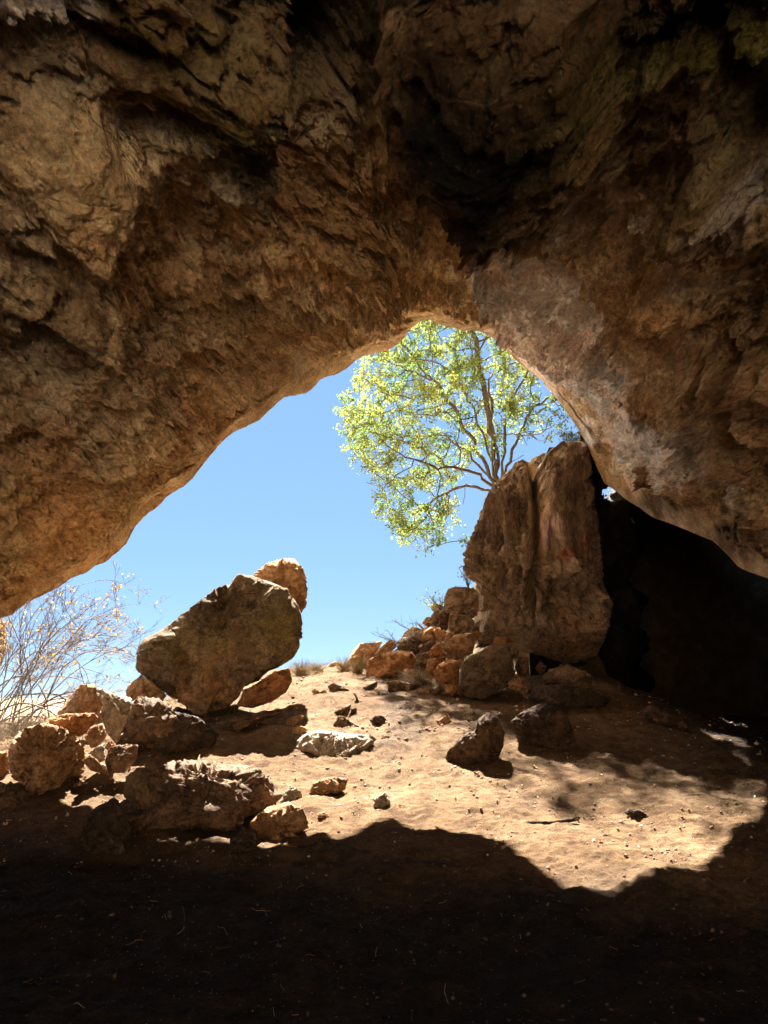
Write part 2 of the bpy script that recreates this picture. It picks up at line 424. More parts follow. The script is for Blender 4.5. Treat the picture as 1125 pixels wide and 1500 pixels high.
def shell_field():
    A, Ee, R = [], [], []
    for px, py, d in CTRL:
        d = d * float(np.interp(py, [-300, 0, 160, 320, 480, 620, 780], [.74, .75, .79, .85, .92, .97, 1.0]))
        a, e = px2ang(px, py); A.append(a); Ee.append(e)
        R.append(d / (math.cos(math.radians(a)) * math.cos(math.radians(e))))
    s = np.concatenate([np.linspace(-430, 1640, 60)])
    for px in s:
        py = np.interp(px, RIMALL[:, 0], RIMALL[:, 1]); Y = np.interp(px, RIMY[:, 0], RIMY[:, 1])
        a, e = px2ang(px, py); r = Y / angray(np.array(a), np.array(e))[1]
        A.append(a); Ee.append(e); R.append(float(r))
    for a in (-180, -120, -75, 75, 120, 180):
        for e, r in ((-45, 3.2), (-25, 5.0), (0, 6.2), (35, 6.0)):
            A.append(a); Ee.append(e); R.append(r * ((2.2 if e > 20 else 1.8) if abs(a) > 80 else .85))
    for a in (-180, -90, -45, 0, 45, 90, 180):
        A.append(a); Ee.append(75 if a != 0 else 70); R.append((5.2 if a == 0 else 5.6) if abs(a) < 80 else 8.0)
    P = np.stack([A, Ee], -1) / 20.0; R = np.array(R)
    def K(d2): return np.where(d2 > 1e-9, .5 * d2 * np.log(d2 + 1e-12), 0)
    n = len(P)
    D = ((P[:, None] - P[None]) ** 2).sum(-1)
    L = np.zeros((n + 3, n + 3)); L[:n, :n] = K(D) + np.eye(n) * .002
    L[:n, n] = 1; L[:n, n + 1:] = P; L[n, :n] = 1; L[n + 1:, :n] = P.T
    w = np.linalg.solve(L, np.concatenate([R, [0, 0, 0]]))
    def f(a, e):
        q = np.stack([a, e], -1).reshape(-1, 2) / 20.0
        out = np.empty(len(q))
        for i in range(0, len(q), 60000):
            c = q[i:i + 60000]
            out[i:i + 60000] = K(((c[:, None] - P[None]) ** 2).sum(-1)) @ w[:n] + w[n] + c @ w[n + 1:]
        return np.clip(out.reshape(a.shape), 2.5, 30)
    return f

def unit(v): return v / (np.linalg.norm(v, axis=-1, keepdims=True) + 1e-9)

# painted-by-nature features of the roof, in the order seen: (line, half width, height, kind)
STROKES = [
 ([(165,240),(172,300),(178,370),(182,420)], 7, -.10, 'groove'),
 ([(0,330),(60,320),(105,262),(160,255)], 9, .10, 'step'),
 ([(0,128),(80,92),(170,86),(250,60),(320,34),(390,-10)], 12, -.26, 'step'),
 ([(0,365),(90,340),(170,370)], 10, .08, 'step'),
 ([(190,430),(120,440),(60,480),(0,520)], 12, .12, 'step'),
 ([(385,130),(392,200),(388,250),(330,262),(290,258)], 9, -.22, 'step'),
 ([(410,255),(412,320),(345,370),(270,408)], 10, -.20, 'step'),
 ([(440,200),(520,210),(600,130)], 9, .10, 'step'),
 ([(590,100),(640,170),(690,230),(705,300),(722,370),(736,430)], 13, .34, 'step'),
 ([(560,60),(600,130),(655,215),(672,300),(690,380)], 12, -.20, 'groove'),
 ([(700,240),(705,300),(715,350)], 8, .18, 'ridge'),
 ([(745,300),(765,350),(770,400)], 6, .14, 'ridge'),
 ([(690,330),(780,440),(850,520)], 11, -.16, 'step'),
 ([(640,395),(700,430),(760,500),(840,600)], 9, -.10, 'groove'),
 ([(845,520),(880,545),(900,570),(955,598),(1010,640),(1030,690)], 9, -.28, 'step'),
 ([(780,285),(850,360),(905,395),(930,470),(985,500),(1040,480)], 10, -.22, 'step'),
 ([(985,500),(1050,560),(1100,620),(1125,660)], 10, -.22, 'step'),
 ([(1010,640),(1060,690),(1125,740)], 12, .12, 'step'),
 ([(1040,50),(1080,120),(1125,175)], 16, -.26, 'groove'),
 ([(1020,200),(1035,260),(1075,300),(1125,310)], 10, .18, 'step'),
 ([(925,130),(935,230),(960,330),(1000,390)], 11, -.16, 'groove'),
 ([(1100,350),(1090,400),(1110,460)], 10, -.2, 'groove'),
 ([(0,700),(110,660),(230,590),(330,545)], 9, -.12, 'step'),
 ([(0,745),(80,720),(180,655)], 7, -.06, 'groove'),
 ([(250,520),(330,480),(420,430),(500,400)], 9, -.13, 'step'),
 ([(280,610),(340,580),(400,545)], 6, -.08, 'groove'),
 ([(330,560),(420,505),(500,480)], 6, -.07, 'groove'),
 ([(0,560),(90,530),(170,470)], 10, -.14, 'step'),
 ([(540,330),(600,350),(630,400)], 8, .12, 'ridge'),
]
HOLES = [(452,62,42,40,-.9),(395,312,20,24,-.4),(640,312,28,32,-.28),(672,425,36,22,-.30),(625,398,22,16,-.25),(50,100,32,12,-.25),(480,20,60,20,-.3),
         (575,420,16,12,-.2),(365,535,26,9,-.18),(110,500,60,22,-.2),(430,400,40,16,-.2),(700,505,14,10,-.15),(290,530,20,8,-.12),(980,240,25,30,-.2)]
BUMPS = [(90,220,90,70,.28),(330,120,80,60,.35),(90,420,100,45,.28),(370,290,34,42,.25),(990,440,60,34,.40),(1065,240,50,55,.32),(1000,570,60,30,.15),
         (1085,560,30,40,.2),(330,650,80,30,.1),(120,290,50,28,.14),(560,230,70,40,.15),(240,330,60,40,.14)]
BULGE = [(563,50),(638,125),(690,195),(735,238),(808,288),(833,272),(863,245),(905,218),(925,188),(943,135),(930,60),(923,-60),(700,-120),(520,-60)]

def roof_features(px, py, P):
    w1 = fbm(P * 1.1, 4, 41); w2 = fbm(P * 1.1 + 7.3, 4, 43)
    w3 = fbm(P * 4.0, 3, 45); w4 = fbm(P * 4.0 + 2.1, 3, 47)
    qx = px + 26 * w1 + 9 * w3; qy = py + 26 * w2 + 9 * w4
    f = np.zeros(px.shape)
    for line, wd, h, k in STROKES:
        L = np.asarray(line, float)
        m = (qx > L[:, 0].min() - 90) & (qx < L[:, 0].max() + 90) & (qy > L[:, 1].min() - 90) & (qy < L[:, 1].max() + 90)
        if not m.any(): continue
        d, s = seg_dist(qx[m], qy[m], L)
        # fade along ends
        e = np.minimum(np.hypot(qx[m] - L[0, 0], qy[m] - L[0, 1]), np.hypot(qx[m] - L[-1, 0], qy[m] - L[-1, 1]))
        fade = sst(0, 40, e + 12)
        if k == 'groove': v = np.exp(-(d / wd) ** 2)
        elif k == 'ridge': v = np.exp(-d / wd)
        else: v = np.where(s > 0, np.exp(-(d / (wd * .28)) ** 2), np.exp(-d / (wd * 4.2)))
        f[m] += h * v * fade
    fw = fbm(P * .7, 3, 49); n3 = lambda a, b, sd_: fbm(np.stack([a, b, .35 * fw], -1), 4, sd_, gain=.55)
    vL = qx * .54 + qy * .84; uL = qx * .84 - qy * .54; wL = sst(700, 560, px - .3 * (py - 400)) * sst(120, 330, py + .3 * (px - 300))
    f += wL * .20 * (terrace(n3(vL * .021, uL * .0035, 401), 7, .62) + .45 * terrace(n3(vL * .06, uL * .011, 402), 6, .55))
    vR = -qx * .66 + qy * .75; uR = qx * .75 + qy * .66; wR_ = sst(700, 800, px - .25 * (py - 400)) * sst(180, 320, py)
    f += wR_ * .17 * (terrace(n3(vR * .017, uR * .0035, 403), 6, .62) + .4 * terrace(n3(vR * .055, uR * .011, 404), 6, .55))
    for cx, cy, rx, ry, h in HOLES:
        f += h * np.exp(-(((qx - cx) / rx) ** 2 + ((qy - cy) / ry) ** 2) ** 1.6)
    for cx, cy, rx, ry, h in BUMPS:
        f += h * np.exp(-(((qx - cx) / rx) ** 2 + ((qy - cy) / ry) ** 2) ** 2.0)
    sd = poly_sd(qx, qy, BULGE)
    return f, sd, qx, qy

def build_shell():
    fld = shell_field()
    cols = np.concatenate([np.linspace(-180, -29.6, 70)[:-1], np.linspace(-29.6, 29.6, 760), np.linspace(29.6, 180, 70)[1:]])
    # rim elevation per column
    ra, re = px2ang(RIMALL[:, 0], RIMALL[:, 1])
    s = np.linspace(RIMALL[0, 0], RIMALL[-1, 0], 2600)
    sy = np.interp(s, RIMALL[:, 0], RIMALL[:, 1])
    S3 = np.stack([s * .035, 0 * s, 0 * s], -1)
    jag = 3.0 * fbm(S3, 5, 61, gain=.62) + 2.5 * terrace(fbm(S3 * .8, 3, 62), 5)
    sy = sy + jag * np.where(s > 560, .5, 1.15)
    sa, se = px2ang(s, sy)
    ea = np.concatenate([[-180, -90, -55], sa, [55, 90, 180]]); ee = np.concatenate([[-45, -45, -42], se, [-42, -45, -45]])
    er = np.interp(cols, ea, ee)
    n1, n2 = 34, 500
    top = np.full(len(cols), 36.5)
    E1 = np.linspace(88.5, 36.5, n1)[:-1, None] * np.ones_like(cols)[None]
    t = np.linspace(0, 1, n2)[:, None]; t = t * (1 - .25) + .25 * (1 - (1 - t) ** 2)   # denser to the rim
    E2 = top[None] + (er - top)[None] * t
    E = np.vstack([E1, E2]); A = np.ones_like(E) * cols[None]
    R = fld(A, E)
    D = angray(A, E)
    P0 = CAM + D * R[..., None]
    # base normals
    du = np.gradient(P0, axis=0); dv = np.gradient(P0, axis=1)
    Nn = unit(np.cross(du, dv)); Nn *= np.sign((Nn * -D).sum(-1, keepdims=True))
    Nn[:n1 + 2] = -D[:n1 + 2]
    px, py = ang2px(A, E)
    front = (np.abs(A) < 50)
    f, sd, qx, qy = roof_features(px, py, P0)
    f = f * front * (1.15 + .6 * sst(150, 330, py))
    # bedding directions: left roof along the rim, right wall down to the right
    eL = unit(np.array([.52, .62, .58])); eR = unit(np.array([.55, -.62, -.56]))
    wR = sst(-60, 60, px - np.interp(py, [-200, 130, 300, 470], [540, 600, 700, 700]))
    def aniso(P, e, a, b):
        c = (P * e).sum(-1, keepdims=True) * e
        return c * a + (P - c) * b
    def blend(fn, a, b):
        vL = fn(aniso(P0, eL, a, b)); vR = fn(aniso(P0, eR, a, b))
        return vL * (1 - wR) + vR * wR
    def blend2(fn, P, a, b):
        return fn(aniso(P, eL, a, b)) * (1 - wR) + fn(aniso(P, eR, a, b)) * wR
    big = fbm(P0 * .42, 3, 1)
    strat = blend(lambda p: ridged(p + .25 * fbm(p * 2, 2, 9)[..., None], 5, 5), .55, 1.5)
    tn = blend(lambda p: fbm(p, 4, 71), .8, 2.2)
    ter = terrace(tn + .1 * fbm(P0 * 6, 3, 75), 6, .72)
    wp = P0 + .25 * np.stack([fbm(P0 * 1.3, 3, 31), fbm(P0 * 1.3, 3, 32), fbm(P0 * 1.3, 3, 33)], -1)
    f1, f2, cid = worley(aniso(wp, eL, .7, 1.35), 4)
    g1, g2, gid = worley(aniso(wp + 0.12 * fbm(P0 * 5, 2, 34)[..., None], eR, 2.2, 4.2), 6)
    fine = fbm(P0 * 7.5, 5, 81, gain=.58)
    wj = P0 + .10 * np.stack([fbm(P0 * 2.5, 3, 35), fbm(P0 * 2.5, 3, 36), fbm(P0 * 2.5, 3, 37)], -1)
    fa = blend2(lambda p: facet(p, 201), wj, .32, .80); fb = blend2(lambda p: facet(p, 203), wj, 1.0, 2.3); fc = blend2(lambda p: facet(p, 205), wj, 3.0, 7.0)
    flake = terrace(blend(lambda p: fbm(p, 3, 91), 3.0, 7.5), 4, .6)
    smooth_zone = np.zeros(px.shape)
    for cx, cy, rx, ry in [(80, 215, 95, 75), (80, 420, 95, 45), (100, 790, 140, 60), (830, 440, 90, 80), (900, 590, 80, 60), (730, 90, 150, 120), (1065, 230, 50, 50), (985, 430, 60, 40)]:
        smooth_zone = np.maximum(smooth_zone, np.exp(-(((qx - cx) / rx) ** 2 + ((qy - cy) / ry) ** 2) ** 1.5))
    pz = np.zeros(px.shape)
    for poly in ([(690,370),(760,370),(830,430),(900,520),(960,560),(930,575),(850,520),(770,520),(720,450)], [(770,510),(850,525),(905,580),(1000,640),(1010,700),(930,690),(870,640),(820,570)]):
        pz = np.maximum(pz, sst(-10, 20, poly_sd(qx, qy, poly)))
    rough = 1 - .78 * np.maximum(smooth_zone, .9 * pz)
    disp = .34 * big + (.35 + .65 * rough) * (.27 + .15 * sst(200, 420, py)) * fa + rough * (.20 * fb + .10 * fc + .12 * (strat - .9) + .14 * ter + .05 * (f1 - .5) - .05 * np.exp(-((f2 - f1) / .07) ** 2)
                                + .055 * (g1 - .4) + .06 * (cid - .5) + .085 * flake) + (.5 + .5 * rough) * .07 * fine
    disp += f
    # hanging mass overhead: nearer, its rounded edge turned away from the mouth
    bul = sst(-6, 26, sd) * .50 + sst(0, 150, sd) * .45
    disp += bul * front
    edge = sst(0, .13, t) * 0 + 1
    fade_rim = np.ones(E.shape[0]); 
    k = np.arange(E.shape[0]); kr = E.shape[0] - 1
    lastw = sst(0, 60, kr - k)[:, None]
    vec = Nn * lastw[..., None] + (-D) * (1 - lastw[..., None])
    disp = disp * (.10 + .90 * lastw)
    V = P0 + vec * disp[..., None]
    # colours of the stone, with shade and light levels painted over them
    tint = np.ones(V.shape); alg = np.zeros(px.shape)
    def blob(cx, cy, rx, ry, p=1.2): return np.exp(-(((qx - cx) / rx) ** 2 + ((qy - cy) / ry) ** 2) ** p)
    nz = np.clip(.5 + 1.3 * fbm(P0 * 2.2, 5, 101), 0, 1); nz2 = np.clip(.5 + 1.2 * fbm(P0 * .9, 5, 103), 0, 1)
    for cx, cy, rx, ry, a in [(325, 130, 85, 80, .85), (545, 385, 55, 40, .45), (1065, 230, 45, 55, .75), (1080, 60, 90, 60, .8), (240, 40, 90, 40, .6), (960, 90, 70, 80, .5), (560, 110, 40, 60, .4), (400, 470, 120, 40, .3), (990, 290, 60, 60, .3)]:
        alg = np.maximum(alg, np.minimum(1, 1.25 * a) * blob(cx, cy, rx, ry) * (.35 + .65 * nz))
    painted_shade = np.zeros(px.shape)  # shade painted on the hanging mass, hollows, creases and overhangs
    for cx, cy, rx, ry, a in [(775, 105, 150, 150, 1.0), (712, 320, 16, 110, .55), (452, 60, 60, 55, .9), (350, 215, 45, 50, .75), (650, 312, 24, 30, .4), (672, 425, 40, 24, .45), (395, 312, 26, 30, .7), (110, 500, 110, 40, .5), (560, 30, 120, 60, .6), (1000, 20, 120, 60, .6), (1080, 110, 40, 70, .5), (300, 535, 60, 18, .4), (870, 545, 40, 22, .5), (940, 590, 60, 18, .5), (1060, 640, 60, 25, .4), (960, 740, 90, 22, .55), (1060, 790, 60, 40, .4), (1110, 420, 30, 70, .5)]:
        painted_shade = np.maximum(painted_shade, a * blob(cx, cy, rx, ry) * (.45 + .55 * nz2))
    pale = np.zeros(px.shape)
    for poly, a in [([(700,340),(760,340),(800,380),(850,430),(905,510),(960,560),(930,578),(850,522),(790,545),(745,500),(712,440)], 1.0), ([(770,510),(850,525),(905,580),(1000,640),(1010,700),(930,690),(870,640),(820,570)], 1.0),
                    ([(800,280),(850,330),(1000,400),(960,420),(880,380),(820,330)], .7), ([(1030,590),(1125,680),(1125,720),(1060,680),(1020,640)], .7), ([(0,0),(160,0),(150,70),(60,95),(0,100)], .8), ([(1040,260),(1125,250),(1125,340),(1060,320)], .5)]:
        pale = np.maximum(pale, a * sst(-16, 4, poly_sd(qx, qy, poly) + 16 * (nz - .5)))
    och = np.zeros(px.shape)
    for cx, cy, rx, ry, a in [(110, 790, 240, 110, .9), (470, 350, 150, 90, .9), (590, 420, 110, 60, .7), (230, 690, 90, 70, .8), (420, 560, 120, 50, .45), (90, 240, 110, 70, .55), (250, 380, 120, 60, .5), (330, 620, 70, 60, .6), (900, 690, 80, 30, .5), (990, 440, 70, 40, .7), (570, 230, 120, 90, .85), (630, 220, 50, 90, .8), (640, 330, 50, 90, .6)]:
        och = np.maximum(och, a * blob(cx, cy, rx, ry))  # ochre stone; the middle spots also paint in extra brightness
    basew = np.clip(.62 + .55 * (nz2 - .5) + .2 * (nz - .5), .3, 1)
    basew = np.minimum(1, .62 + .75 * nz2) * (.15 + .85 * sst(40, 330, py - .12 * (px - 560) + 150 * (nz2 - .5)))  # roof tint darkened upward, painting in weaker light there
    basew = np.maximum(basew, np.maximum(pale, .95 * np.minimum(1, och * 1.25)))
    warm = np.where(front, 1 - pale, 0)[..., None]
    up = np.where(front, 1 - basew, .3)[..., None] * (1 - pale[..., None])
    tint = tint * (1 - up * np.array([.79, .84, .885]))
    def mul(c, w): 
        nonlocal tint
        tint = tint * (1 + (np.array(c) - 1) * w[..., None])
    mul((1.18, 1.06, .86), np.minimum(1, och * 1.2)); mul((1.10, 1.30, 1.88), pale); mul((.60, .52, .45), sst(660, 760, px) * (1 - pale) * (.4 + .6 * nz2) * front); mul((.08, .07, .065), np.minimum(1, 1.5 * painted_shade) * front)
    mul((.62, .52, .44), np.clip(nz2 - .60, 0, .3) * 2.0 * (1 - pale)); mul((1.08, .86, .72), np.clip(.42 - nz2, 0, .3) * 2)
    gr = sst(0, 1, np.exp(-(((qx - 850) / 22) ** 2 + ((qy - 430) / 16) ** 2)) + np.exp(-(((qx - 897) / 10) ** 2 + ((qy - 515) / 8) ** 2))) * nz
    mul((.82, .78, 1.08), gr * front)
    back = sst(50, 75, np.abs(A)); tint = tint * (1 - back[..., None]) + back[..., None] * np.array([1.0, .98, .95])  # unseen rear walls made pale to bounce added sun forward
    # ---- beyond the rim: outer cliff face over the mouth, or the roof of the dark alcove
    rim = V[-1]; cpx, cpy = px[-1], py[-1]
    Lk = np.array([.12, .35, .8, 1.6, 2.8, 4.5, 7.0, 10.0])
    tgx = np.interp(cpx, [0, 650, 860], [330, 380, 760]); tgy = np.interp(cpx, [0, 650, 860], [-340, -380, -600])
    e_out = unit(ray(tgx, tgy))
    hz = unit(D[-1] * np.array([1, 1, 0])); 
    e_in = unit(np.stack([hz[:, 0], hz[:, 1], np.maximum(D[-1][:, 2] / np.hypot(D[-1][:, 0], D[-1][:, 1]), 0) + .10], -1))
    wi = (sst(857, 866, cpx) * sst(2000, 1700, cpx))[:, None]
    wi = np.where((cols > -29.6)[:, None], wi, 0) 
    wi = np.where((cols > 35)[:, None], 0, wi)
    rows = []
    for L in Lk:
        o = e_out * L * 1.25
        i = e_in * L * 1.7
        nzv = .25 * fbm(rim * .8 + L, 3, 111)[:, None] * min(L, 1.2)
        rows.append(rim + o * (1 - wi) + i * wi + np.array([0, .2, 1.]) * np.abs(nzv) * .7)
    outer = np.array(rows)
    # behind the camera the shell just runs on into the floor
    bm_ = (np.abs(cols) > 36)
    for q in range(len(Lk)): outer[q][bm_] = rim[bm_] + np.array([0, 0, -.05 * (q + 1)])
    V = np.vstack([V, outer])
    zr = np.zeros((len(Lk), len(cols)))
    tt = np.ones((len(Lk), len(cols), 3)); tt = tt * (1 - wi[None] * .8)  # alcove roof darkened too, as painted shade
    tint = np.vstack([tint, tt]); alg = np.vstack([alg, zr])
    V[:, -1] = V[:, 0]
    nr, nc = V.shape[:2]
    VV = V.reshape(-1, 3)
    ri = np.unique(np.concatenate([np.arange(0, len(E), 9), [len(E) - 1]])); ci = np.unique(np.concatenate([np.arange(0, nc, 7), [nc - 1]]))
    tt_ = np.concatenate([np.zeros(n1 - 1), np.linspace(0, 1, n2)])[ri]
    V2 = (CAM + D[np.ix_(ri, ci)] * (R[np.ix_(ri, ci)] + .1 + 1.6 * sst(1.0, .75, tt_)[:, None])[..., None])
    V2[:, -1] = V2[:, 0]
    F2 = grid_faces(len(ri), len(ci)) + len(VV)
    VV = np.vstack([VV, V2.reshape(-1, 3)]); tint = np.concatenate([tint.reshape(-1, 3), np.ones((V2.size // 3, 3)) * .8]); alg = np.concatenate([alg.ravel(), np.zeros(V2.size // 3)])
    FF = np.vstack([grid_faces(nr, nc), F2]); cc = VV[FF].mean(1)
    # added roof hole, unseen behind the camera; its sunlight bounces into the cave
    big_ = np.arange(len(FF)) >= len(FF) - len(F2)
    rr_ = np.hypot((cc[:, 0] - .2) / np.where(big_, 9.0, 6.0), (cc[:, 1] + np.where(big_, 5.6, 6.3)) / np.where(big_, 7.6, 5.7))
    FF = FF[~((cc[:, 2] > 4.5) & (rr_ + .08 * fbm(cc * .5, 2, 3) < 1))]
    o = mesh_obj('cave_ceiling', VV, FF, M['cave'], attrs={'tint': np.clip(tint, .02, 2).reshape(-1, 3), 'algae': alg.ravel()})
    tag(o, 'rough brown limestone roof and walls of the cave arching over the mouth', 'cave ceiling', kind='structure')
    # pole cap
    return V
SHELL = build_shell()

def build_alcove():
    plan = [(772, 15.6), (830, 16.2), (880, 16.9), (926, 18.4), (934, 24), (985, 29), (1060, 28), (1180, 22), (1350, 15), (1560, 9.5), (1800, 5)]
    pts = np.array([[(p - 562.5) / F * y * 1.0, y] for p, y in plan])
    # camera ray x/y at horizontal is (px-562.5)/F / cos-ish ; fine for a plan of the wall
    s = np.concatenate([[0], np.cumsum(np.hypot(*np.diff(pts, axis=0).T))])
    u = np.concatenate([np.linspace(0, s[3], 420)[:-1], np.linspace(s[3], s[-1], 180)])
    X = np.interp(u, s, pts[:, 0]); Y = np.interp(u, s, pts[:, 1])
    bx = X / Y * F + 562.5; tpy = np.interp(bx, [772, 800, 818, 862, 872, 890, 905], [735, 690, 655, 655, 650, 600, 420])
    tpy = np.where(u > s[3], 380, tpy); tr = ray(bx, tpy); top = np.minimum(CAM[2] + tr[..., 2] / tr[..., 1] * Y, 17.0)
    Z = np.linspace(0, 1, 280)[:, None]
    V = np.zeros((280, 599, 3)); V[..., 0] = X; V[..., 1] = Y
    V[..., 2] = -1.0 + Z * (top + 1.0)[None]
    d = unit(np.stack([-np.gradient(Y), np.gradient(X), 0 * X], -1))
    n = .7 * fbm(V * .5, 4, 131) + .35 * ridged(V * 1.1, 4, 133)
    V = V + d[None] * n[..., None] * (np.clip(u / s[3], 0, 1) ** 2)[None, :, None]
    f = grid_faces(280, 599)
    c = V.reshape(-1, 3)[f].mean(1)
    px, py = project(c)
    keep = ~((((px - 903) / 19) ** 2 + ((py - 723) / 11) ** 2 < 1 + .6 * fbm(np.stack([px * .12, py * .12, 0 * px], -1), 3, 5)) & (c[:, 1] < 20))
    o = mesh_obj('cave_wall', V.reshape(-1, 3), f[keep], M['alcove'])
    tag(o, 'back wall, painted near black for shade, of the deep alcove right of the rock pillar', 'cave wall', kind='structure')
build_alcove()

# ------------------------------------------------------------------ rocks
_ICO = {}
def ico(level):
    if level not in _ICO:
        bm = bmesh.new(); bmesh.ops.create_icosphere(bm, subdivisions=level, radius=1.0)
        V = np.array([v.co[:] for v in bm.verts]); Fc = np.array([[v.index for v in f.verts] for f in bm.faces]); bm.free()
        _ICO[level] = (V, Fc)
    return _ICO[level]

def rock(name, outline, Y=None, thick=.8, mat='tan', label='', cat='rock', level=5, seed=1, cuts=9, top=None, rough=1.0, block=.75,
         strokes=(), group=None, tints=None, bed=(0, 0, 1), fwd=.62, floor=True, algae=(), tint_spots=(), stretchz=1.0):
    o = np.array(outline, float)
    cx, cy = (o.min(0) + o.max(0)) / 2
    a2 = o.mean(0); cx, cy = .5 * (cx + a2[0]), .5 * (cy + a2[1])
    wpx, hpx = np.ptp(o[:, 0]), np.ptp(o[:, 1])
    if Y is None:
        yb = ground_y(cx, o[:, 1].max() - 1)
        Y = yb + fwd * thick * .5 * (wpx + hpx) / F * yb
    C = at(np.array(cx), np.array(cy), Y)
    r0 = ray(np.array(cx), np.array(cy)); w = unit(-r0)          # to the camera
    uu = unit(np.cross(np.array([0, 0, 1.0]), w)); vv = np.cross(w, uu)
    # outline in the rock's own plane (metres)
    r = ray(o[:, 0], o[:, 1])
    tt = ((C - CAM) @ w) / (r @ w)
    P = CAM + r * tt[:, None] - C
    q = np.stack([P @ uu, P @ vv], -1)
    dense = np.concatenate([q[i] + (q[(i + 1) % len(q)] - q[i]) * np.linspace(0, 1, 14, endpoint=False)[:, None] for i in range(len(q))])
    th = np.arctan2(dense[:, 1], dense[:, 0]); rr = np.hypot(dense[:, 0], dense[:, 1])
    ti = np.linspace(-math.pi, math.pi, 361)
    rf = np.array([rr[np.argmin(np.abs((th - t + math.pi) % (2 * math.pi) - math.pi))] for t in ti])
    rf = np.convolve(np.concatenate([rf[-4:-1], rf, rf[1:4]]), np.array([1, 2, 3, 4, 3, 2, 1]) / 16, 'valid')
    N, Fc = ico(level)
    a, b, c = N[:, 0], N[:, 1], N[:, 2]
    rho = np.hypot(a, b); t = np.arctan2(b, a)
    rad = np.interp(t, ti, rf)
    rho2 = rho ** block
    S = float(np.mean(rf)); T = S * thick
    cc = np.sign(c) * np.abs(c) ** block
    L = np.stack([rad * rho2 * np.cos(t), rad * rho2 * np.sin(t), T * cc], -1)
    rg = np.random.default_rng(seed)
    # chisel flat faces, mostly on the near and far sides so the outline stays
    for k in range(cuts):
        n = rg.normal(size=3); n[:2] *= .62; n[2] = (abs(n[2]) + .35) * (1.0 if k % 3 else -1.0); n = n / np.linalg.norm(n)
        sup = (L @ n).max(); d = sup * rg.uniform(.62, .86)
        e = np.maximum(L @ n - d, 0); L = L - n[None] * (e * .93)[:, None]
    W = C + L[:, :1] * uu + L[:, 1:2] * vv + L[:, 2:] * w
    if top is not None:                      # a flattish weathered top leaning to the camera
        n = unit(np.array(top[:3], float)); d = ((W - C)[np.abs(c) < .12] @ n).max() - .25 * top[3] * S
        e = np.maximum((W - C) @ n - d, 0); W = W - n * (e * .9)[:, None]
    nrm = unit((W - C) * np.array([1, 1, 1 if stretchz == 1 else .22]))
    if top is not None:
        q_ = np.clip(e / (.06 * S), 0, 1)[:, None]; nrm = unit(nrm * (1 - q_) + unit(np.array(top[:3], float)) * q_)
    k = 1.0 / max(S, .05)
    so = seed * 3.17
    be = unit(np.array(bed, float)); Q = W + so
    par = (Q @ be)[:, None] * be; Qb = (Q - par) * .55 + par * 1.7
    qd = Q + .028 * S * np.stack([fbm(Q * k * 3, 3, seed + 1), fbm(Q * k * 3, 3, seed + 2), fbm(Q * k * 3, 3, seed + 4)], -1)
    qs = np.array([1, 1, stretchz])
    fA = facet(qd * qs * k * 1.25, seed + 11); fB = facet(qd * qs * k * 3.3, seed + 13); fC = facet(qd * qs * k * 8, seed + 15)
    n1 = fbm(Q * k * .9, 4, seed); n2 = ridged(Qb * k * 1.4, 5, seed + 3); n3 = terrace(fbm(Qb * k * 1.6, 3, seed + 5), 5, .7)
    f1, f2, cid = worley((Q + .12 * S * fbm(Q * k * 3, 2, seed)[:, None]) * k * 1.9, seed)
    ck = np.exp(-((f2 - f1) / .06) ** 2)
    n4 = fbm(Q * k * 6, 4, seed + 7); n5 = ridged(Q * k * 4.5 + .3 * n4[:, None], 4, seed + 9)
    disp = S * rough * (.05 * n1 + .05 * (n2 - .8) + .08 * n3 - .03 * ck + .36 * fA + .17 * fB + .06 * fC + .04 * n4 + .03 * (n5 - .8))
    px, py = project(W)
    facing = (nrm @ w) > -.2
    wv = 5 * fbm(Q * 3, 3, 9)
    for line, wd, h in strokes:
        d, s = seg_dist(px + wv, py, line); disp = disp + h * (np.exp(-(d / wd) ** 2) if wd > 3 else np.exp(-d / wd)) * facing
    # keep the outline: fade displacement towards the silhouette ring
    sil = sst(.0, .45, np.abs(c)); disp = disp * (.30 + .70 * sil)
    W = W + nrm * disp[:, None]
    # the seen outline: stretch every direction until the rock reaches it
    ol = np.concatenate([o[i] + (o[(i + 1) % len(o)] - o[i]) * np.linspace(0, 1, 20, endpoint=False)[:, None] for i in range(len(o))])
    nb = 180
    def radial(x, y):
        a_ = np.arctan2(y - cy, x - cx); r_ = np.hypot(x - cx, y - cy); b_ = ((a_ + math.pi) / (2 * math.pi) * nb).astype(int) % nb
        m_ = np.zeros(nb); np.maximum.at(m_, b_, r_); return m_, b_
    want, _ = radial(ol[:, 0], ol[:, 1]); gap = want <= 0
    if gap.any(): want[gap] = np.interp(np.nonzero(gap)[0], np.nonzero(~gap)[0], want[~gap])
    for it in range(2):
        px, py = project(W); have, bb = radial(px, py)
        gap = have <= 0
        if gap.any(): have[gap] = np.interp(np.nonzero(gap)[0], np.nonzero(~gap)[0], have[~gap])
        g = want / have; g = np.clip(np.convolve(np.concatenate([g[-2:], g, g[:2]]), np.array([1, 2, 3, 2, 1]) / 9, 'valid'), .6, 1.7)
        g = 1 + (g[bb] - 1) * sst(.30, .92, np.hypot(px - cx, py - cy) / have[bb]); e = W - C; au, av = e @ uu, e @ vv
        W = W + ((g - 1) * au)[:, None] * uu + ((g - 1) * av)[:, None] * vv
    px, py = project(W)
    tint = np.ones((len(W), 3)); alg = np.zeros(len(W))
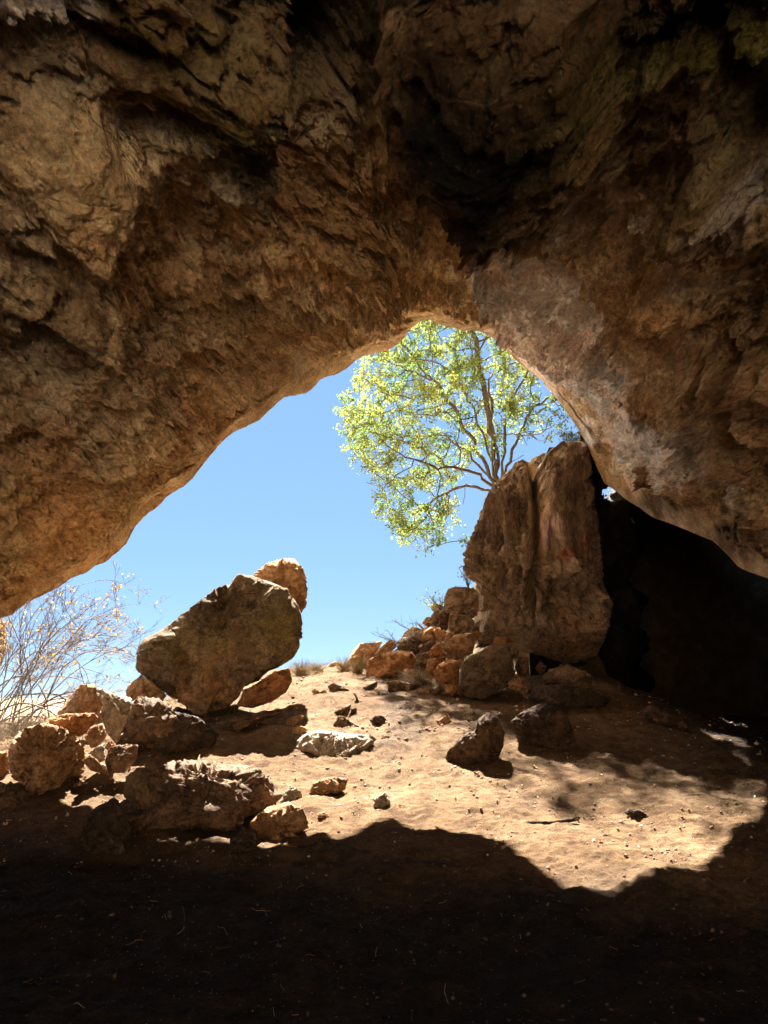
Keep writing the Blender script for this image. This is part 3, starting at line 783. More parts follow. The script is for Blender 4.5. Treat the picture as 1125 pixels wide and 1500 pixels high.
    if mat in ('grey', 'pillar', 'cave'):
        nzz = np.clip(.5 + 1.4 * fbm(Q * 2.5, 4, 55), 0, 1)
        for (x, y, rx, ry, s) in algae: alg = np.maximum(alg, s * np.exp(-((px - x) / rx) ** 2 - ((py - y) / ry) ** 2) * (.3 + .7 * nzz))
        for (x, y, rx, ry, col) in tint_spots:  # darker, lighter and coloured spots multiplied into the stone colour
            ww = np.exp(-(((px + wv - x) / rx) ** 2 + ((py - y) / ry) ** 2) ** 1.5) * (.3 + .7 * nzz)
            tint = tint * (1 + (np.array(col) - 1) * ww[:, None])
    base = np.array([C[0], C[1], W[:, 2].min()])
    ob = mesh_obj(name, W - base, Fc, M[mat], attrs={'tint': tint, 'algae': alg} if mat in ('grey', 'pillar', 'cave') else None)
    ob.location = base
    tag(ob, label, cat, group)
    return ob

def Z(pts, s, ox, oy): return [(ox + x / s, oy + y / s) for x, y in pts]

# the big tilted boulder and the one behind it
BO = Z([(75,720),(85,600),(130,540),(200,510),(260,470),(350,400),(450,320),(560,240),(640,222),(650,185),(680,165),(760,175),(850,205),(960,245),(1020,330),(1050,400),(1057,500),(1040,590),(1000,660),(940,700),(850,740),(800,790),(710,830),(680,890),(600,960),(500,1005),(430,1000),(350,930),(270,880),(210,840),(100,750)], 4.018, 180, 800)
rock('tilted_boulder', BO, 12.4, .62, 'grey', 'big tilted dark boulder balanced on rocks, pointed end left, against the sky', 'boulder', 6, 21, 3, None, .5, .62,
     strokes=[([(346,850),(350,900),(352,950)], 2, -.05), ([(268,960),(276,985),(285,1015)], 8, -.10), ([(312,983),(338,992)], 2, -.06), ([(330,905),(331,925)], 1.5, -.04), ([(300,970),(290,1020)], 14, .06)],
     algae=[(285, 945, 50, 32, .7), (405, 915, 40, 50, .8), (335, 925, 70, 40, .25)], tint_spots=[(340, 890, 90, 40, (.62, .6, .62)), (225, 960, 30, 30, (.6, .6, .6)), (275, 985, 16, 25, (.55, .5, .5)), (300, 1015, 55, 32, (1.75, 1.4, 1.05)), (315, 965, 45, 20, (1.6, 1.3, 1.0))])
rock('rear_boulder', Z([(740,200),(800,140),(850,100),(950,70),(1010,75),(1060,130),(1080,190),(1082,350),(1050,390),(980,370),(850,320),(760,270)], 4.018, 180, 800), 13.9, .8, 'tan', 'rounded tan boulder poking up behind the top of the big tilted boulder', 'boulder', 5, 31, 7,
     strokes=[([(396,836),(405,850),(400,870)], 1.5, -.05), ([(420,880),(445,862)], 1.5, -.05)])
rock('propping_rock', Z([(670,940),(710,850),(800,800),(890,740),(980,722),(997,790),(960,860),(880,915),(760,955)], 4.018, 180, 800), 12.2, .9, 'orange', 'orange rock wedged beneath the right underside of the big tilted boulder', 'rock', 5, 32, 7)
rock('shaded_slab', Z([(535,1100),(550,1040),(640,1015),(740,1000),(930,955),(945,985),(800,1025),(720,1080),(640,1120)], 4.018, 180, 800), 11.6, 1.0, 'brown', 'long low slab in deep shade under the big tilted boulder', 'rock', 5, 33, 7)
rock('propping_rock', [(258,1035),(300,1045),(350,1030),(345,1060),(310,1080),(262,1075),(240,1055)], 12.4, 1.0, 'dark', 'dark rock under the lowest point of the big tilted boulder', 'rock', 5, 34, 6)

# left cluster
CL = lambda p: Z(p, 4.5, 0, 900)
rock('orange_boulder', CL([(50,920),(80,830),(150,755),(290,715),(400,740),(490,785),(550,850),(565,950),(560,1035),(480,1100),(420,1170),(330,1205),(190,1250),(155,1130),(80,1080),(55,1000)]), None, .95, 'tan', 'large orange brown boulder at the left edge, its face in shade', 'boulder', 6, 41, 8, (.2, -.5, 1, .1), 1.1, .65)
rock('orange_slab', CL([(235,790),(310,690),(430,655),(620,650),(655,690),(560,790),(490,815),(330,820)]), 9.7, 1.0, 'orange', 'bright orange slab with straw on top, behind the large left boulder', 'rock', 5, 42, 7, (0, -.45, 1, .1))
rock('tan_rock', CL([(370,660),(480,520),(530,462),(630,462),(700,580),(670,670),(500,680)]), 11.3, .9, 'tan', 'flat faced tan rock in front of the bare shrub', 'rock', 5, 43, 6, None, .7, .6)
rock('white_slab', CL([(630,480),(690,500),(770,530),(870,555),(860,650),(805,770),(765,855),(700,780),(620,740),(680,600)]), 9.9, .9, 'pale', 'sunlit whitish sloping slab between the tan rock and the dark shaded rock', 'rock', 5, 44, 4, (.1, -.55, 1, .1), .9)
rock('tan_rock', CL([(830,560),(835,480),(930,398),(1020,465),(1100,530),(1060,590),(940,590)]), 11.8, .8, 'tan', 'small tan rock wedged against the left tip of the big tilted boulder', 'rock', 5, 45, 6)
rock('shaded_rock', CL([(760,870),(805,760),(850,600),(920,540),(1040,555),(1130,600),(1180,800),(1100,920),(900,975),(800,990)]), 10.7, .9, 'brown', 'dark shaded rock left below the tip of the big tilted boulder', 'rock', 5, 46, 7)
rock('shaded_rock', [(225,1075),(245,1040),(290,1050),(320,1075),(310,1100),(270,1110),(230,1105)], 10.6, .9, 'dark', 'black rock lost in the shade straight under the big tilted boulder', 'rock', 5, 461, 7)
rock('knobbly_rock', CL([(555,810),(600,740),(680,715),(705,800),(650,870),(600,880)]), 9.35, .9, 'tan', 'small knobbly rock on the right shoulder of the large left boulder', 'rock', 5, 47, 7, (0, -.3, 1, .3))
rock('knobbly_rock', CL([(690,880),(715,840),(750,840),(760,890),(720,905)]), 9.3, .9, 'orange', 'tiny orange stone at the foot of the whitish slab', 'stone', 4, 471, 6)
rock('pale_stone', CL([(580,915),(640,870),(690,850),(695,960),(640,985)]), 9.05, .9, 'pale', 'pale flat faced stone lit beside the right side of the large left boulder', 'stone', 5, 48, 6, (0, -.5, 1, .4))
rock('tan_stone', CL([(540,965),(590,920),(700,1000),(725,1065),(600,1030)]), 8.9, .9, 'tan', 'leaning tan stone under the pale stone at the large left boulder', 'stone', 5, 49, 6)
rock('rough_rock', CL([(690,970),(720,880),(790,860),(910,860),(900,960),(820,1040),(720,1050)]), 9.2, .9, 'brown', 'rough brown rock in shade right of the pale stone', 'rock', 5, 491, 7)
rock('orange_rock', [(-22,1112),(-5,1103),(11,1098),(16,1131),(2,1143),(-20,1148)], None, .9, 'orange', 'orange rock cut by the left edge of the picture', 'rock', 5, 50, 6)
rock('shaded_rock', [(-30,1160),(0,1145),(40,1158),(45,1185),(0,1195),(-30,1195)], None, .9, 'brown', 'low shaded rock at the foot of the large left boulder', 'rock', 5, 51, 6)
rock('cliff_edge', [(-20,905),(0,909),(8,913),(11,935),(9,953),(3,971),(-8,1000),(-25,1010),(-40,980)], 15.5, 1.0, 'pale', 'sunlit rock face showing at the left edge behind the bare shrub', 'cliff', 5, 52, 6)

# the dark rock in front and its neighbours
FR = lambda p: Z(p, 2.8125, 100, 1080)
rock('dark_boulder', FR([(200,400),(225,240),(240,160),(290,122),(350,130),(420,100),(490,93),(540,93),(620,110),(700,113),(780,118),(830,170),(882,240),(840,290),(750,345),(660,395),(560,420),(480,475),(340,490),(240,480)]), None, .75, 'brown', 'broad low boulder, left end black in shade, right top sunlit, on the floor front left', 'boulder', 6, 61, 6, (.14, -.62, 1, 0), 1.15, .62, fwd=1.15)
rock('dark_boulder', FR([(40,450),(70,350),(110,290),(190,248),(240,290),(260,400),(250,490),(100,490)]), None, .8, 'dark', 'black shaded rock against the left end of the broad low boulder', 'rock', 5, 62, 6, fwd=.2)
rock('fin_stone', FR([(868,272),(890,230),(915,198),(955,213),(967,250),(920,275)]), None, .7, 'pale', 'pale pointed stone standing at the right end of the broad low boulder', 'stone', 5, 63, 7)
rock('pitted_rock', FR([(748,352),(790,310),(830,285),(910,268),(970,300),(992,370),(930,405),(860,435),(800,440),(765,400)]), None, .9, 'tan', 'pitted tan rock with a sunlit top, right of the broad low boulder', 'rock', 5, 64, 6, (.1, -.5, 1, .4), 1.1)
rock('round_dark_rock', FR([(658,485),(668,410),(720,362),(772,380),(792,435),(740,485),(700,498)]), None, .9, 'dark', 'round black rock at the shadow edge before the pitted tan rock', 'rock', 5, 65, 5)
rock('dark_stone', FR([(1000,465),(1010,440),(1045,425),(1078,440),(1080,465),(1040,478)]), None, .9, 'dark', 'black stone just inside the shadow right of the pitted tan rock', 'stone', 4, 66, 5)
rock('dark_stone', [(488,1243),(495,1237),(508,1236),(511,1243),(500,1249)], None, .9, 'dark', 'smaller black stone in the shadow, right of another black stone', 'stone', 4, 661, 5)

# stones on the sunlit sand
Z7 = lambda p: Z(p, 2.25, 400, 850)
Z4 = lambda p: Z(p, 4.5, 400, 960)
rock('flat_rock', Z7([(118,705),(130,670),(165,655),(200,648),(247,653),(238,690),(180,712)]), None, .9, 'tan', 'low lumpy tan rock alone on the sunlit sand', 'rock', 5, 71, 6, (0, -.5, 1, .4))
rock('pale_stone', Z7([(330,742),(335,718),(372,698),(392,740),(350,768)]), None, .9, 'pale', 'pale angular stone alone in the middle of the sunlit sand', 'stone', 5, 72, 6, (0, -.3, 1, .3))
rock('small_stone', Z7([(148,778),(155,765),(170,764),(186,780),(165,793)]), None, .9, 'tan', 'small stone left of the pale angular stone on the sand', 'stone', 4, 73, 6)
rock('ledge_rock', Z4([(138,605),(155,560),(200,530),(240,498),(330,495),(420,505),(500,515),(620,525),(685,548),(650,595),(570,630),(560,675),(460,695),(380,700),(320,725),(250,705),(185,655)]), None, 1.5, 'pale', 'long pale ledge of rock half buried in the sand, brightest top', 'rock', 6, 74, 4, (.05, -.75, 1, .9), 1.1, .7, bed=(0, -.3, 1))
rock('dark_sided_rock', Z4([(393,465),(430,398),(470,403),(520,440),(578,472),(520,494),(430,503)]), None, .8, 'brown', 'pyramid shaped brown rock just above the long pale ledge', 'rock', 5, 75, 6, (0, -.5, 1, .35))
rock('jagged_rock', Z4([(395,378),(450,345),(512,316),(518,355),(552,342),(552,403),(510,405),(430,395)]), None, .8, 'brown', 'jagged dark rock with a notch, uphill of the pyramid shaped rock', 'rock', 5, 76, 7)
rock('grey_stone', Z4([(638,432),(660,400),(720,393),(768,447),(700,460)]), None, .8, 'dark', 'dark oval stone on the path between sand and leaf litter', 'stone', 5, 77, 5)
rock('leaning_slab', Z4([(358,200),(390,178),(460,203),(545,257),(440,260),(380,245)]), None, .8, 'brown', 'purplish leaning slab just below the crest of the slope', 'rock', 5, 78, 5)
rock('leaning_slab', Z4([(598,215),(640,192),(692,168),(685,205),(642,245),(615,240)]), None, .8, 'brown', 'small pointed slab right of the purplish leaning slab', 'rock', 5, 79, 5)
rock('flat_stone', Z4([(533,305),(560,288),(618,320),(600,338),(560,335)]), None, .8, 'brown', 'flat little stone between the jagged rock and the crest', 'stone', 4, 80, 6, (0, -.5, 1, .4))
rock('tan_rock', Z4([(78,465),(90,420),(170,388),(208,400),(150,455),(100,485)]), None, .9, 'tan', 'tan rock at the right rim of the boulder shadow', 'rock', 5, 81, 6)
rock('tan_rock', Z4([(118,515),(128,475),(180,463),(232,485),(180,525),(130,535)]), None, .9, 'tan', 'rounded tan rock directly above the long pale ledge', 'rock', 5, 82, 6)
rock('brown_stone', Z4([(713,565),(718,530),(760,528),(772,555),(730,578)]), None, .9, 'brown', 'brown stone at the right tip of the long pale ledge', 'stone', 4, 83, 6)
rock('brown_stone', Z4([(250,240),(270,215),(300,240),(345,225),(370,260),(320,272),(280,262)]), None, .9, 'tan', 'broken tan stones left of the purplish leaning slab', 'stone', 5, 84, 7)
rock('brown_stone', Z4([(755,230),(765,170),(830,165),(900,185),(960,180),(970,215),(880,230),(800,245)]), None, .8, 'brown', 'low brown rock with dead grass below the rubble slope', 'rock', 5, 85, 6)

# the pair in the sun and the small wedge
Z8 = lambda p: Z(p, 3.75, 630, 940)
rock('striped_boulder', Z8([(82,635),(110,580),(170,520),(250,478),(268,420),(320,388),(372,408),(410,500),(405,570),(372,645),(290,703),(200,713),(120,693)]), None, .8, 'umber', 'striped brown boulder, left one of the pair on the sand', 'boulder', 6, 91, 4, (-.25, -.45, 1, .1), .5, .7, bed=(.5, 0, .8),
     strokes=[([(660,1105),(690,1112),(730,1098)], 2, -.04), ([(690,1070),(700,1100),(694,1128)], 1.6, -.03)])
rock('peaked_boulder', Z8([(443,437),(500,388),(560,358),(635,325),(700,368),(762,420),(795,520),(805,580),(740,605),(620,625),(500,615),(478,535)]), None, .8, 'umber', 'peaked dark boulder with lit top edge, right one of the pair on the sand', 'boulder', 6, 92, 5, None, .8, .72, strokes=[([(760,1060),(800,1062),(838,1075)], 2, -.04)])
rock('wedge_stone', Z8([(18,445),(80,408),(95,392),(132,460),(70,473)]), None, .9, 'tan', 'small wedge of tan rock up slope from the striped boulder', 'stone', 5, 93, 6)

# two dark flat stones with hollows on the lit sand
rock('sunken_stone', [(755,1208),(775,1202),(810,1203),(830,1199),(850,1196),(848,1201),(830,1206),(800,1213),(770,1214)], None, .8, 'dark', 'long thin dark stone edge breaking through the sunlit sand', 'stone', 5, 94, 4)
rock('sunken_stone', [(914,1190),(922,1184),(938,1187),(954,1198),(948,1203),(930,1202)], None, .9, 'dark', 'dark brown stone on the sunlit sand, nearer the right edge', 'stone', 5, 95, 5)
rock('back_rock', [(936,1042),(952,1033),(974,1041),(986,1051),(968,1067),(950,1064)], None, .9, 'brown', 'dim reddish rock on the floor before the black alcove', 'rock', 5, 96, 6)
rock('back_rock', [(990,1060),(1000,1056),(1007,1066),(998,1071)], None, .9, 'brown', 'small dim stone right of the reddish rock by the alcove', 'stone', 4, 97, 6)

# rubble slope at the foot of the pillar
Z5 = lambda p: Z(p, 4.327, 460, 840)
Z6 = lambda p: Z(p, 3.657, 640, 620)
RUB = [
 ('crest_rock', Z5([(58,650),(75,590),(130,558),(200,568),(230,600),(205,690),(80,700)]), 17.0, 'tan', 'low tan rock on the skyline among dry grass'),
 ('rubble_rock', Z5([(212,565),(240,500),(290,442),(370,438),(432,428),(395,520),(340,610),(230,612)]), 16.8, 'tan', 'tan rock highest at the left end of the rubble slope'),
 ('orange_block', Z5([(328,590),(345,545),(430,508),(520,488),(620,498),(650,530),(645,600),(520,655),(430,695),(328,705)]), 15.6, 'orange', 'large orange block with a flat grey top in the rubble slope'),
 ('rubble_rock', Z5([(375,520),(440,450),(490,413),(528,460),(480,510),(420,520)]), 16.4, 'tan', 'triangular tan rock above the large orange block'),
 ('rubble_rock', Z5([(520,440),(560,405),(640,400),(705,430),(700,490),(600,500),(535,485)]), 16.4, 'grey', 'grey brown rock behind the right top of the orange block'),
 ('rubble_rock', Z5([(555,410),(575,370),(630,333),(685,355),(700,410),(620,415)]), 16.9, 'pale', 'pale wedge shaped rock on the rubble skyline'),
 ('rubble_rock', Z5([(670,420),(700,360),(770,330),(790,400),(760,460),(690,455)]), 16.5, 'tan', 'tan rock right of the pale wedge in the rubble'),
 ('rubble_rock', Z5([(685,315),(710,278),(752,273),(770,320),(720,345)]), 17.2, 'tan', 'small rock on the skyline up slope from the pale wedge'),
 ('rubble_rock', Z5([(735,275),(780,222),(820,222),(860,260),(850,340),(810,420),(765,400),(750,320)]), 16.8, 'brown', 'upright brown rock on the rubble skyline below the shrub'),
 ('rubble_block', Z5([(818,240),(828,150),(850,98),(900,83),(1010,88),(1045,130),(1045,240),(960,275),(875,262)]), 16.6, 'brown', 'big brown block topping the rubble, against the pillar'),
 ('rubble_rock', Z5([(850,320),(862,262),(960,265),(1020,300),(1010,380),(930,400),(865,380)]), 15.9, 'brown', 'brown rock directly below the top block of the rubble'),
 ('rubble_rock', Z5([(820,430),(850,370),(890,370),(900,410),(860,450)]), 15.7, 'tan', 'small tan rock squeezed in the middle of the rubble'),
 ('rubble_rock', Z5([(985,400),(1000,340),(1040,335),(1060,400),(1020,430)]), 15.2, 'brown', 'small brown rock touching the lower left edge of the pillar'),
 ('rounded_rock', Z5([(828,475),(838,430),(900,388),(1000,376),(1022,440),(1005,505),(940,545),(848,525)]), 14.7, 'tan', 'smooth rounded brown rock left of the foot of the pillar'),
 ('upright_rock', Z5([(732,540),(738,480),(780,437),(812,458),(840,530),(805,580),(748,580)]), 14.6, 'orange', 'upright orange brown rock left of the smooth rounded rock'),
 ('round_rock', Z5([(760,625),(790,578),(850,542),(930,556),(945,620),(925,710),(775,700)]), 14.0, 'orange', 'round orange rock over the black hollow by the cracked boulder'),
 ('rubble_rock', Z5([(635,600),(655,510),(735,498),(730,590),(690,620)]), 15.0, 'brown', 'brown rock right of the orange block with dead grass'),
 ('rubble_rock', Z5([(708,610),(720,548),(772,538),(775,655),(740,680)]), 14.3, 'orange', 'narrow orange rock left of the round orange rock'),
 ('rubble_rock', Z5([(790,440),(800,425),(840,440),(830,470),(805,470)]), 15.3, 'pale', 'little pale stone behind the upright orange rock'),
 ('cracked_boulder', Z6([(115,1430),(118,1320),(155,1250),(225,1228),(300,1178),(385,1195),(405,1260),(415,1335),(385,1405),(250,1475),(155,1465)]), 13.6, 'grey', 'cracked dark boulder at the foot of the pillar, left side'),
 ('foot_rock', Z6([(415,1310),(438,1248),(485,1255),(500,1345),(450,1380)]), 13.8, 'brown', 'narrow brown rock right of the cracked boulder'),
 ('foot_rock', Z6([(525,1310),(555,1275),(590,1305),(575,1345),(545,1345)]), 13.8, 'brown', 'small round rock beneath the middle of the pillar'),
 ('foot_rock', Z6([(370,1210),(400,1190),(440,1215),(430,1260),(395,1265)]), 14.0, 'brown', 'small rock wedged between cracked boulder and pillar'),
 ('foot_slab', Z6([(550,1385),(600,1318),(700,1295),(800,1325),(860,1390),(830,1450),(650,1445)]), 13.2, 'brown', 'humped reddish slab under the right end of the pillar'),
 ('foot_slab', Z6([(490,1480),(520,1410),(650,1400),(800,1420),(930,1480),(900,1520),(600,1520)]), 12.7, 'dark', 'low black slab in shade before the humped reddish slab'),
 ('foot_rock', Z6([(640,1310),(670,1285),(720,1290),(730,1320),(680,1330)]), 13.9, 'brown', 'flat rock pinched beneath the right foot of the pillar'),
]
for i, (nm, ol, Y, mt, lb) in enumerate(RUB):
    if nm == 'cracked_boulder':
        st = [([(672,990),(700,978),(725,965),(748,968)], 2, -.06), ([(700,956),(712,985),(735,1010)], 2, -.06), ([(712,985),(690,1005),(680,1018)], 2, -.06), ([(725,965),(735,985),(750,990)], 2, -.05)]
    else: st = ()
    rock(nm, ol, Y, .95, mt, lb, 'boulder' if nm == 'cracked_boulder' else 'rock', 5, 200 + i * 7, 7, (0, -.2, 1, .16) if i % 2 else None, .85, .7, strokes=st)

def extra_rubble():
    rg = np.random.default_rng(71)
    for i, (x, y, sz, Y) in enumerate([(598,968,13,16.2),(612,942,12,17.0),(628,950,13,15.9),(646,934,14,16.2),(640,915,11,17.0),(668,905,12,16.4),(690,900,10,16.2),(600,988,10,15.0),
            (615,998,9,14.6),(650,962,11,15.0),(664,968,12,14.6),(686,965,13,14.4),(570,962,10,16.6),(585,975,9,16.0),(548,985,10,16.0),(660,1010,10,13.7),(676,1012,8,13.6),(760,1002,12,13.4),(775,1015,10,13.0),
            (735,940,12,14.5),(712,940,12,14.6),(640,890,9,17.2),(655,945,10,15.6),(478,1006,7,15.8),(498,1012,8,15.2),(515,1000,9,15.6),(530,1018,8,14.6),(548,1010,10,14.9),(566,1006,9,14.8),(582,1012,8,14.3),(598,1010,8,14.2),(470,992,7,16.6),(560,1028,7,13.8),(620,1016,8,13.9),(640,1014,7,13.8),(452,1012,7,15.4),(585,1030,6,13.4),(625,925,9,16.8),(606,955,9,16.4),(700,930,9,14.9)]):
        n = rg.integers(6, 9); a = np.sort(rg.uniform(0, 2 * math.pi, n) * .25 + np.arange(n) * 2 * math.pi / n)
        r = sz * rg.uniform(.75, 1.15, n)
        rock('rubble_rock', [(x + q * math.cos(t) * 1.15, y + q * math.sin(t) * .9) for q, t in zip(r, a)], Y, 1.0, ['brown', 'tan', 'brown', 'orange'][i % 4],
             'small rubble rock packed among the larger rocks left of the pillar', 'rock', 4, 500 + i, 8, None, .9, .75, group='small rocks in the rubble slope')
extra_rubble()

# ------------------------------------------------------------------ the pillar
PIL = [(681,806),(677,828),(681,843),(693,852),(701,863),(703,885),(699,915),(697,932),(722,946),(755,954),(777,957),(804,964),(826,971),(853,971),(870,963),(883,944),(892,915),(898,885),(894,872),(885,862),(882,811),(876,757),(868,702),(861,651),(848,645),(820,648),(807,660),(796,668),(793,684),(778,683),(768,672),(758,676),(741,693),(722,709),(708,738),(695,773),(685,795)]
def pillar():
    rg = random.Random(5)
    st = [([(781,680),(783,720),(786,757),(787,811),(780,850),(777,880),(774,950)], 5.5, -.75), ([(781,668),(782,700)], 9, -.45), ([(700,690),(695,960)], 60, -.28),
          ([(812,700),(806,760),(800,820)], 5, .10), ([(830,660),(822,720)], 5, .08), ([(740,700),(733,790),(728,860)], 4, -.10),
          ([(755,730),(758,800),(750,900)], 3, -.10), ([(715,760),(712,830),(716,930)], 4, -.09), ([(845,670),(850,760),(846,830)], 3, -.09),
          ([(800,840),(830,850),(860,880),(893,872)], 3, -.10), ([(830,840),(826,880),(845,900)], 2.5, -.08), ([(803,880),(806,930)], 3, -.07), ([(866,700),(872,800),(878,860)], 3, -.07),
          ([(720,772),(745,780),(760,776)], 2, -.06), ([(825,755),(850,752)], 2, -.06), ([(690,800),(720,790)], 6, .08)]
    for k in range(34):
        x = rg.uniform(695, 880); y0 = rg.uniform(670, 890); l = rg.uniform(30, 140)
        st.append(([(x, y0), (x + rg.uniform(-2, 2), y0 + l / 2), (x + rg.uniform(-4, 4), y0 + l)], rg.uniform(1.0, 2.8), rg.choice([-.13, -.08, .07, -.16])))
    rock('rock_pillar', PIL, 14.9, .85, 'pillar', 'tall split rock pillar with vertical flutes standing under the roof', 'rock pillar', 7, 301, 4, None, .66, .6, strokes=st, bed=(1, .3, .05), stretchz=.55,
         tint_spots=[(805, 770, 9, 22, (.85, .62, 1.35)), (803, 795, 6, 8, (.8, .6, 1.6)), (832, 812, 14, 10, (1.1, .42, .42)), (857, 790, 8, 14, (.9, .5, .5)), (700, 800, 30, 60, (.8, .8, .85)), (735, 800, 20, 70, (.6, .6, .65)), (850, 800, 30, 120, (.55, .52, .52)), (840, 930, 40, 30, (1.5, 1.25, 1.05)), (795, 720, 14, 60, (1.3, 1.2, 1.0)), (850, 690, 20, 50, (.75, .72, .72))])
pillar()
rock('ledge_stone', [(772,688),(779,672),(795,664),(806,664),(802,685),(790,694)], 15.9, 1.0, 'pale', 'pale rock in the notch on top of the pillar', 'rock', 5, 302, 6)

# ------------------------------------------------------------------ small stones, gravel, straw
MINI = [(430,1100),(448,1141),(462,1180),(500,1200),(520,1170),(600,1150),(640,1180),(655,1160),(690,1165),(620,1140),(585,1135),(530,1140),(745,1170),(790,1150),(860,1190),(880,1235),(905,1215),(1000,1205),(1010,1195),(705,1195),(765,1240),(890,1272),(985,1192),(1060,1140),(1090,1150),(730,1145),(560,1095),(575,1110),(505,1130),(480,1125),(450,1060),(470,1030),(560,1020),(600,1060),(615,1075),(585,1060),(625,1040),(570,1070),(595,1085),(610,1050),(640,1100),(660,1030),(540,1108),(955,1250),(830,1160),(430,1130),(395,1250),(520,1225),(640,1215),(460,1090),(700,1040),(870,1080),(905,1060),(880,1020),(845,1120),(1020,1110),(960,1110)]
_mr = random.Random(8)
MINI += [(int(_mr.uniform(425, 700)), int(_mr.uniform(1005, 1120))) for _ in range(55)] + [(int(_mr.uniform(420, 1050)), int(_mr.uniform(1120, 1290))) for _ in range(30)]
def mini_stones():
    protos = []
    N, Fc = ico(3)
    for k in range(6):
        L = N * np.array([1, .8, .62]); rg = np.random.default_rng(400 + k)
        for q in range(7):
            n = rg.normal(size=3); n /= np.linalg.norm(n); d = (L @ n).max() * rg.uniform(.6, .85)
            L = L - n * np.maximum(L @ n - d, 0)[:, None]
        L = L + .06 * fbm(L * 2.4 + k, 3, k)[:, None] * N
        L[:, 2] += .35
        protos.append(L)
    obs = []
    cols = ['tan', 'brown', 'tan', 'orange', 'pale', 'brown']
    for i, (x, y) in enumerate(MINI):
        Y = ground_y(x, y); p = at(np.array(float(x)), np.array(float(y)), Y)
        k = i % 6
        if i < 6:
            o = mesh_obj('small_stone', protos[k], Fc, M[cols[k]])
        else:
            o = obs[k].copy(); COL.objects.link(o)
        obs.append(o)
        s = random.uniform(.010, .026) * (1.0 if y > 1090 else 1.3)
        z = float(ground_h(np.array([p[0]]), np.array([p[1]]))[0])
        o.location = (p[0], p[1], z); o.scale = (s * random.uniform(.8, 1.4), s, s * random.uniform(.7, 1.2)); o.rotation_euler = (random.uniform(-.2, .2), random.uniform(-.2, .2), random.uniform(0, 6.28))
        tag(o, 'small loose stone lying on the sandy cave floor', 'stone', 'loose stones scattered on the cave floor')
mini_stones()

def gravel():
    rg = np.random.default_rng(5)
    N, Fc = ico(1)
    n = 15000
    th = np.radians(rg.uniform(-31, 31, n)); r = 3.6 + 12.5 * rg.uniform(0, 1, n) ** 1.25
    clump = fbm(np.stack([r * np.sin(th), r * np.cos(th), 0 * r], -1) * 1.1, 3, 77)
    keep = clump + rg.uniform(-.3, .3, n) > -.06
    keep &= (r > 6.8) | (rg.uniform(0, 1, n) < .4)
    th, r = th[keep], r[keep]; n = len(r)
    x, y = r * np.sin(th), r * np.cos(th); z = ground_h(x, y)
    s = (.0025 + .012 * rg.uniform(0, 1, n) ** 5) * np.clip(.25 + .13 * r, .5, 2.1)
    V = N[None] * (s[:, None] * rg.uniform(.55, 1.3, (n, 3)))[:, None, :]
    V = V * (1 + .35 * rg.normal(size=(n, len(N), 1)))
    V = V + np.stack([x, y, z + s * .25], -1)[:, None]
    Fg = (Fc[None] + (np.arange(n) * len(N))[:, None, None]).reshape(-1, 3)
    va = rg.uniform(0, 1, n) * np.where(y < 6.8, .30, 1.0)  # pebbles inside the cave darkened with the floor's painted shade
    vv = np.repeat(va, len(N))
    o = mesh_obj('gravel', V.reshape(-1, 3), Fg, M['pebble'], attrs={'vary': vv}, smooth=False)
    tag(o, 'fine gravel and crumbs of stone over the cave floor', 'gravel', kind='stuff')
def pebble_mat():
    t = NT('pebble_mix'); a = t.attr('vary')
    col = t.ramp(a, [(0.0, (.07, .045, .03)), (.4, (.22, .13, .075)), (.75, (.42, .28, .17)), (.93, (.55, .42, .29)), (1.0, (.74, .68, .6))])
    bs = t.n('ShaderNodeBsdfPrincipled', {'Base Color': col, 'Roughness': .9}); t.t.links.new(bs.outputs[0], t.out.inputs[0]); return t.m
M['pebble'] = pebble_mat()
gravel()

def ribbons(paths, radii, sides=4):
    """tubes along polylines -> verts, faces"""
    VV, FF, off = [], [], 0
    for path, rad in zip(paths, radii):
        path = np.asarray(path, float); n = len(path)
        rad = np.broadcast_to(np.asarray(rad, float), (n,))
        T = unit(np.gradient(path, axis=0))
        up = np.array([0, 0, 1.0]) if abs(T[0, 2]) < .9 else np.array([1.0, 0, 0])
        A = unit(np.cross(T, up)); B = np.cross(T, A)
        ph = np.linspace(0, 2 * math.pi, sides, endpoint=False)
        ring = path[:, None] + rad[:, None, None] * (np.cos(ph)[None, :, None] * A[:, None] + np.sin(ph)[None, :, None] * B[:, None])
        VV.append(ring.reshape(-1, 3)); FF.append(grid_faces(n, sides, True) + off); off += n * sides
    return np.concatenate(VV), np.concatenate(FF)

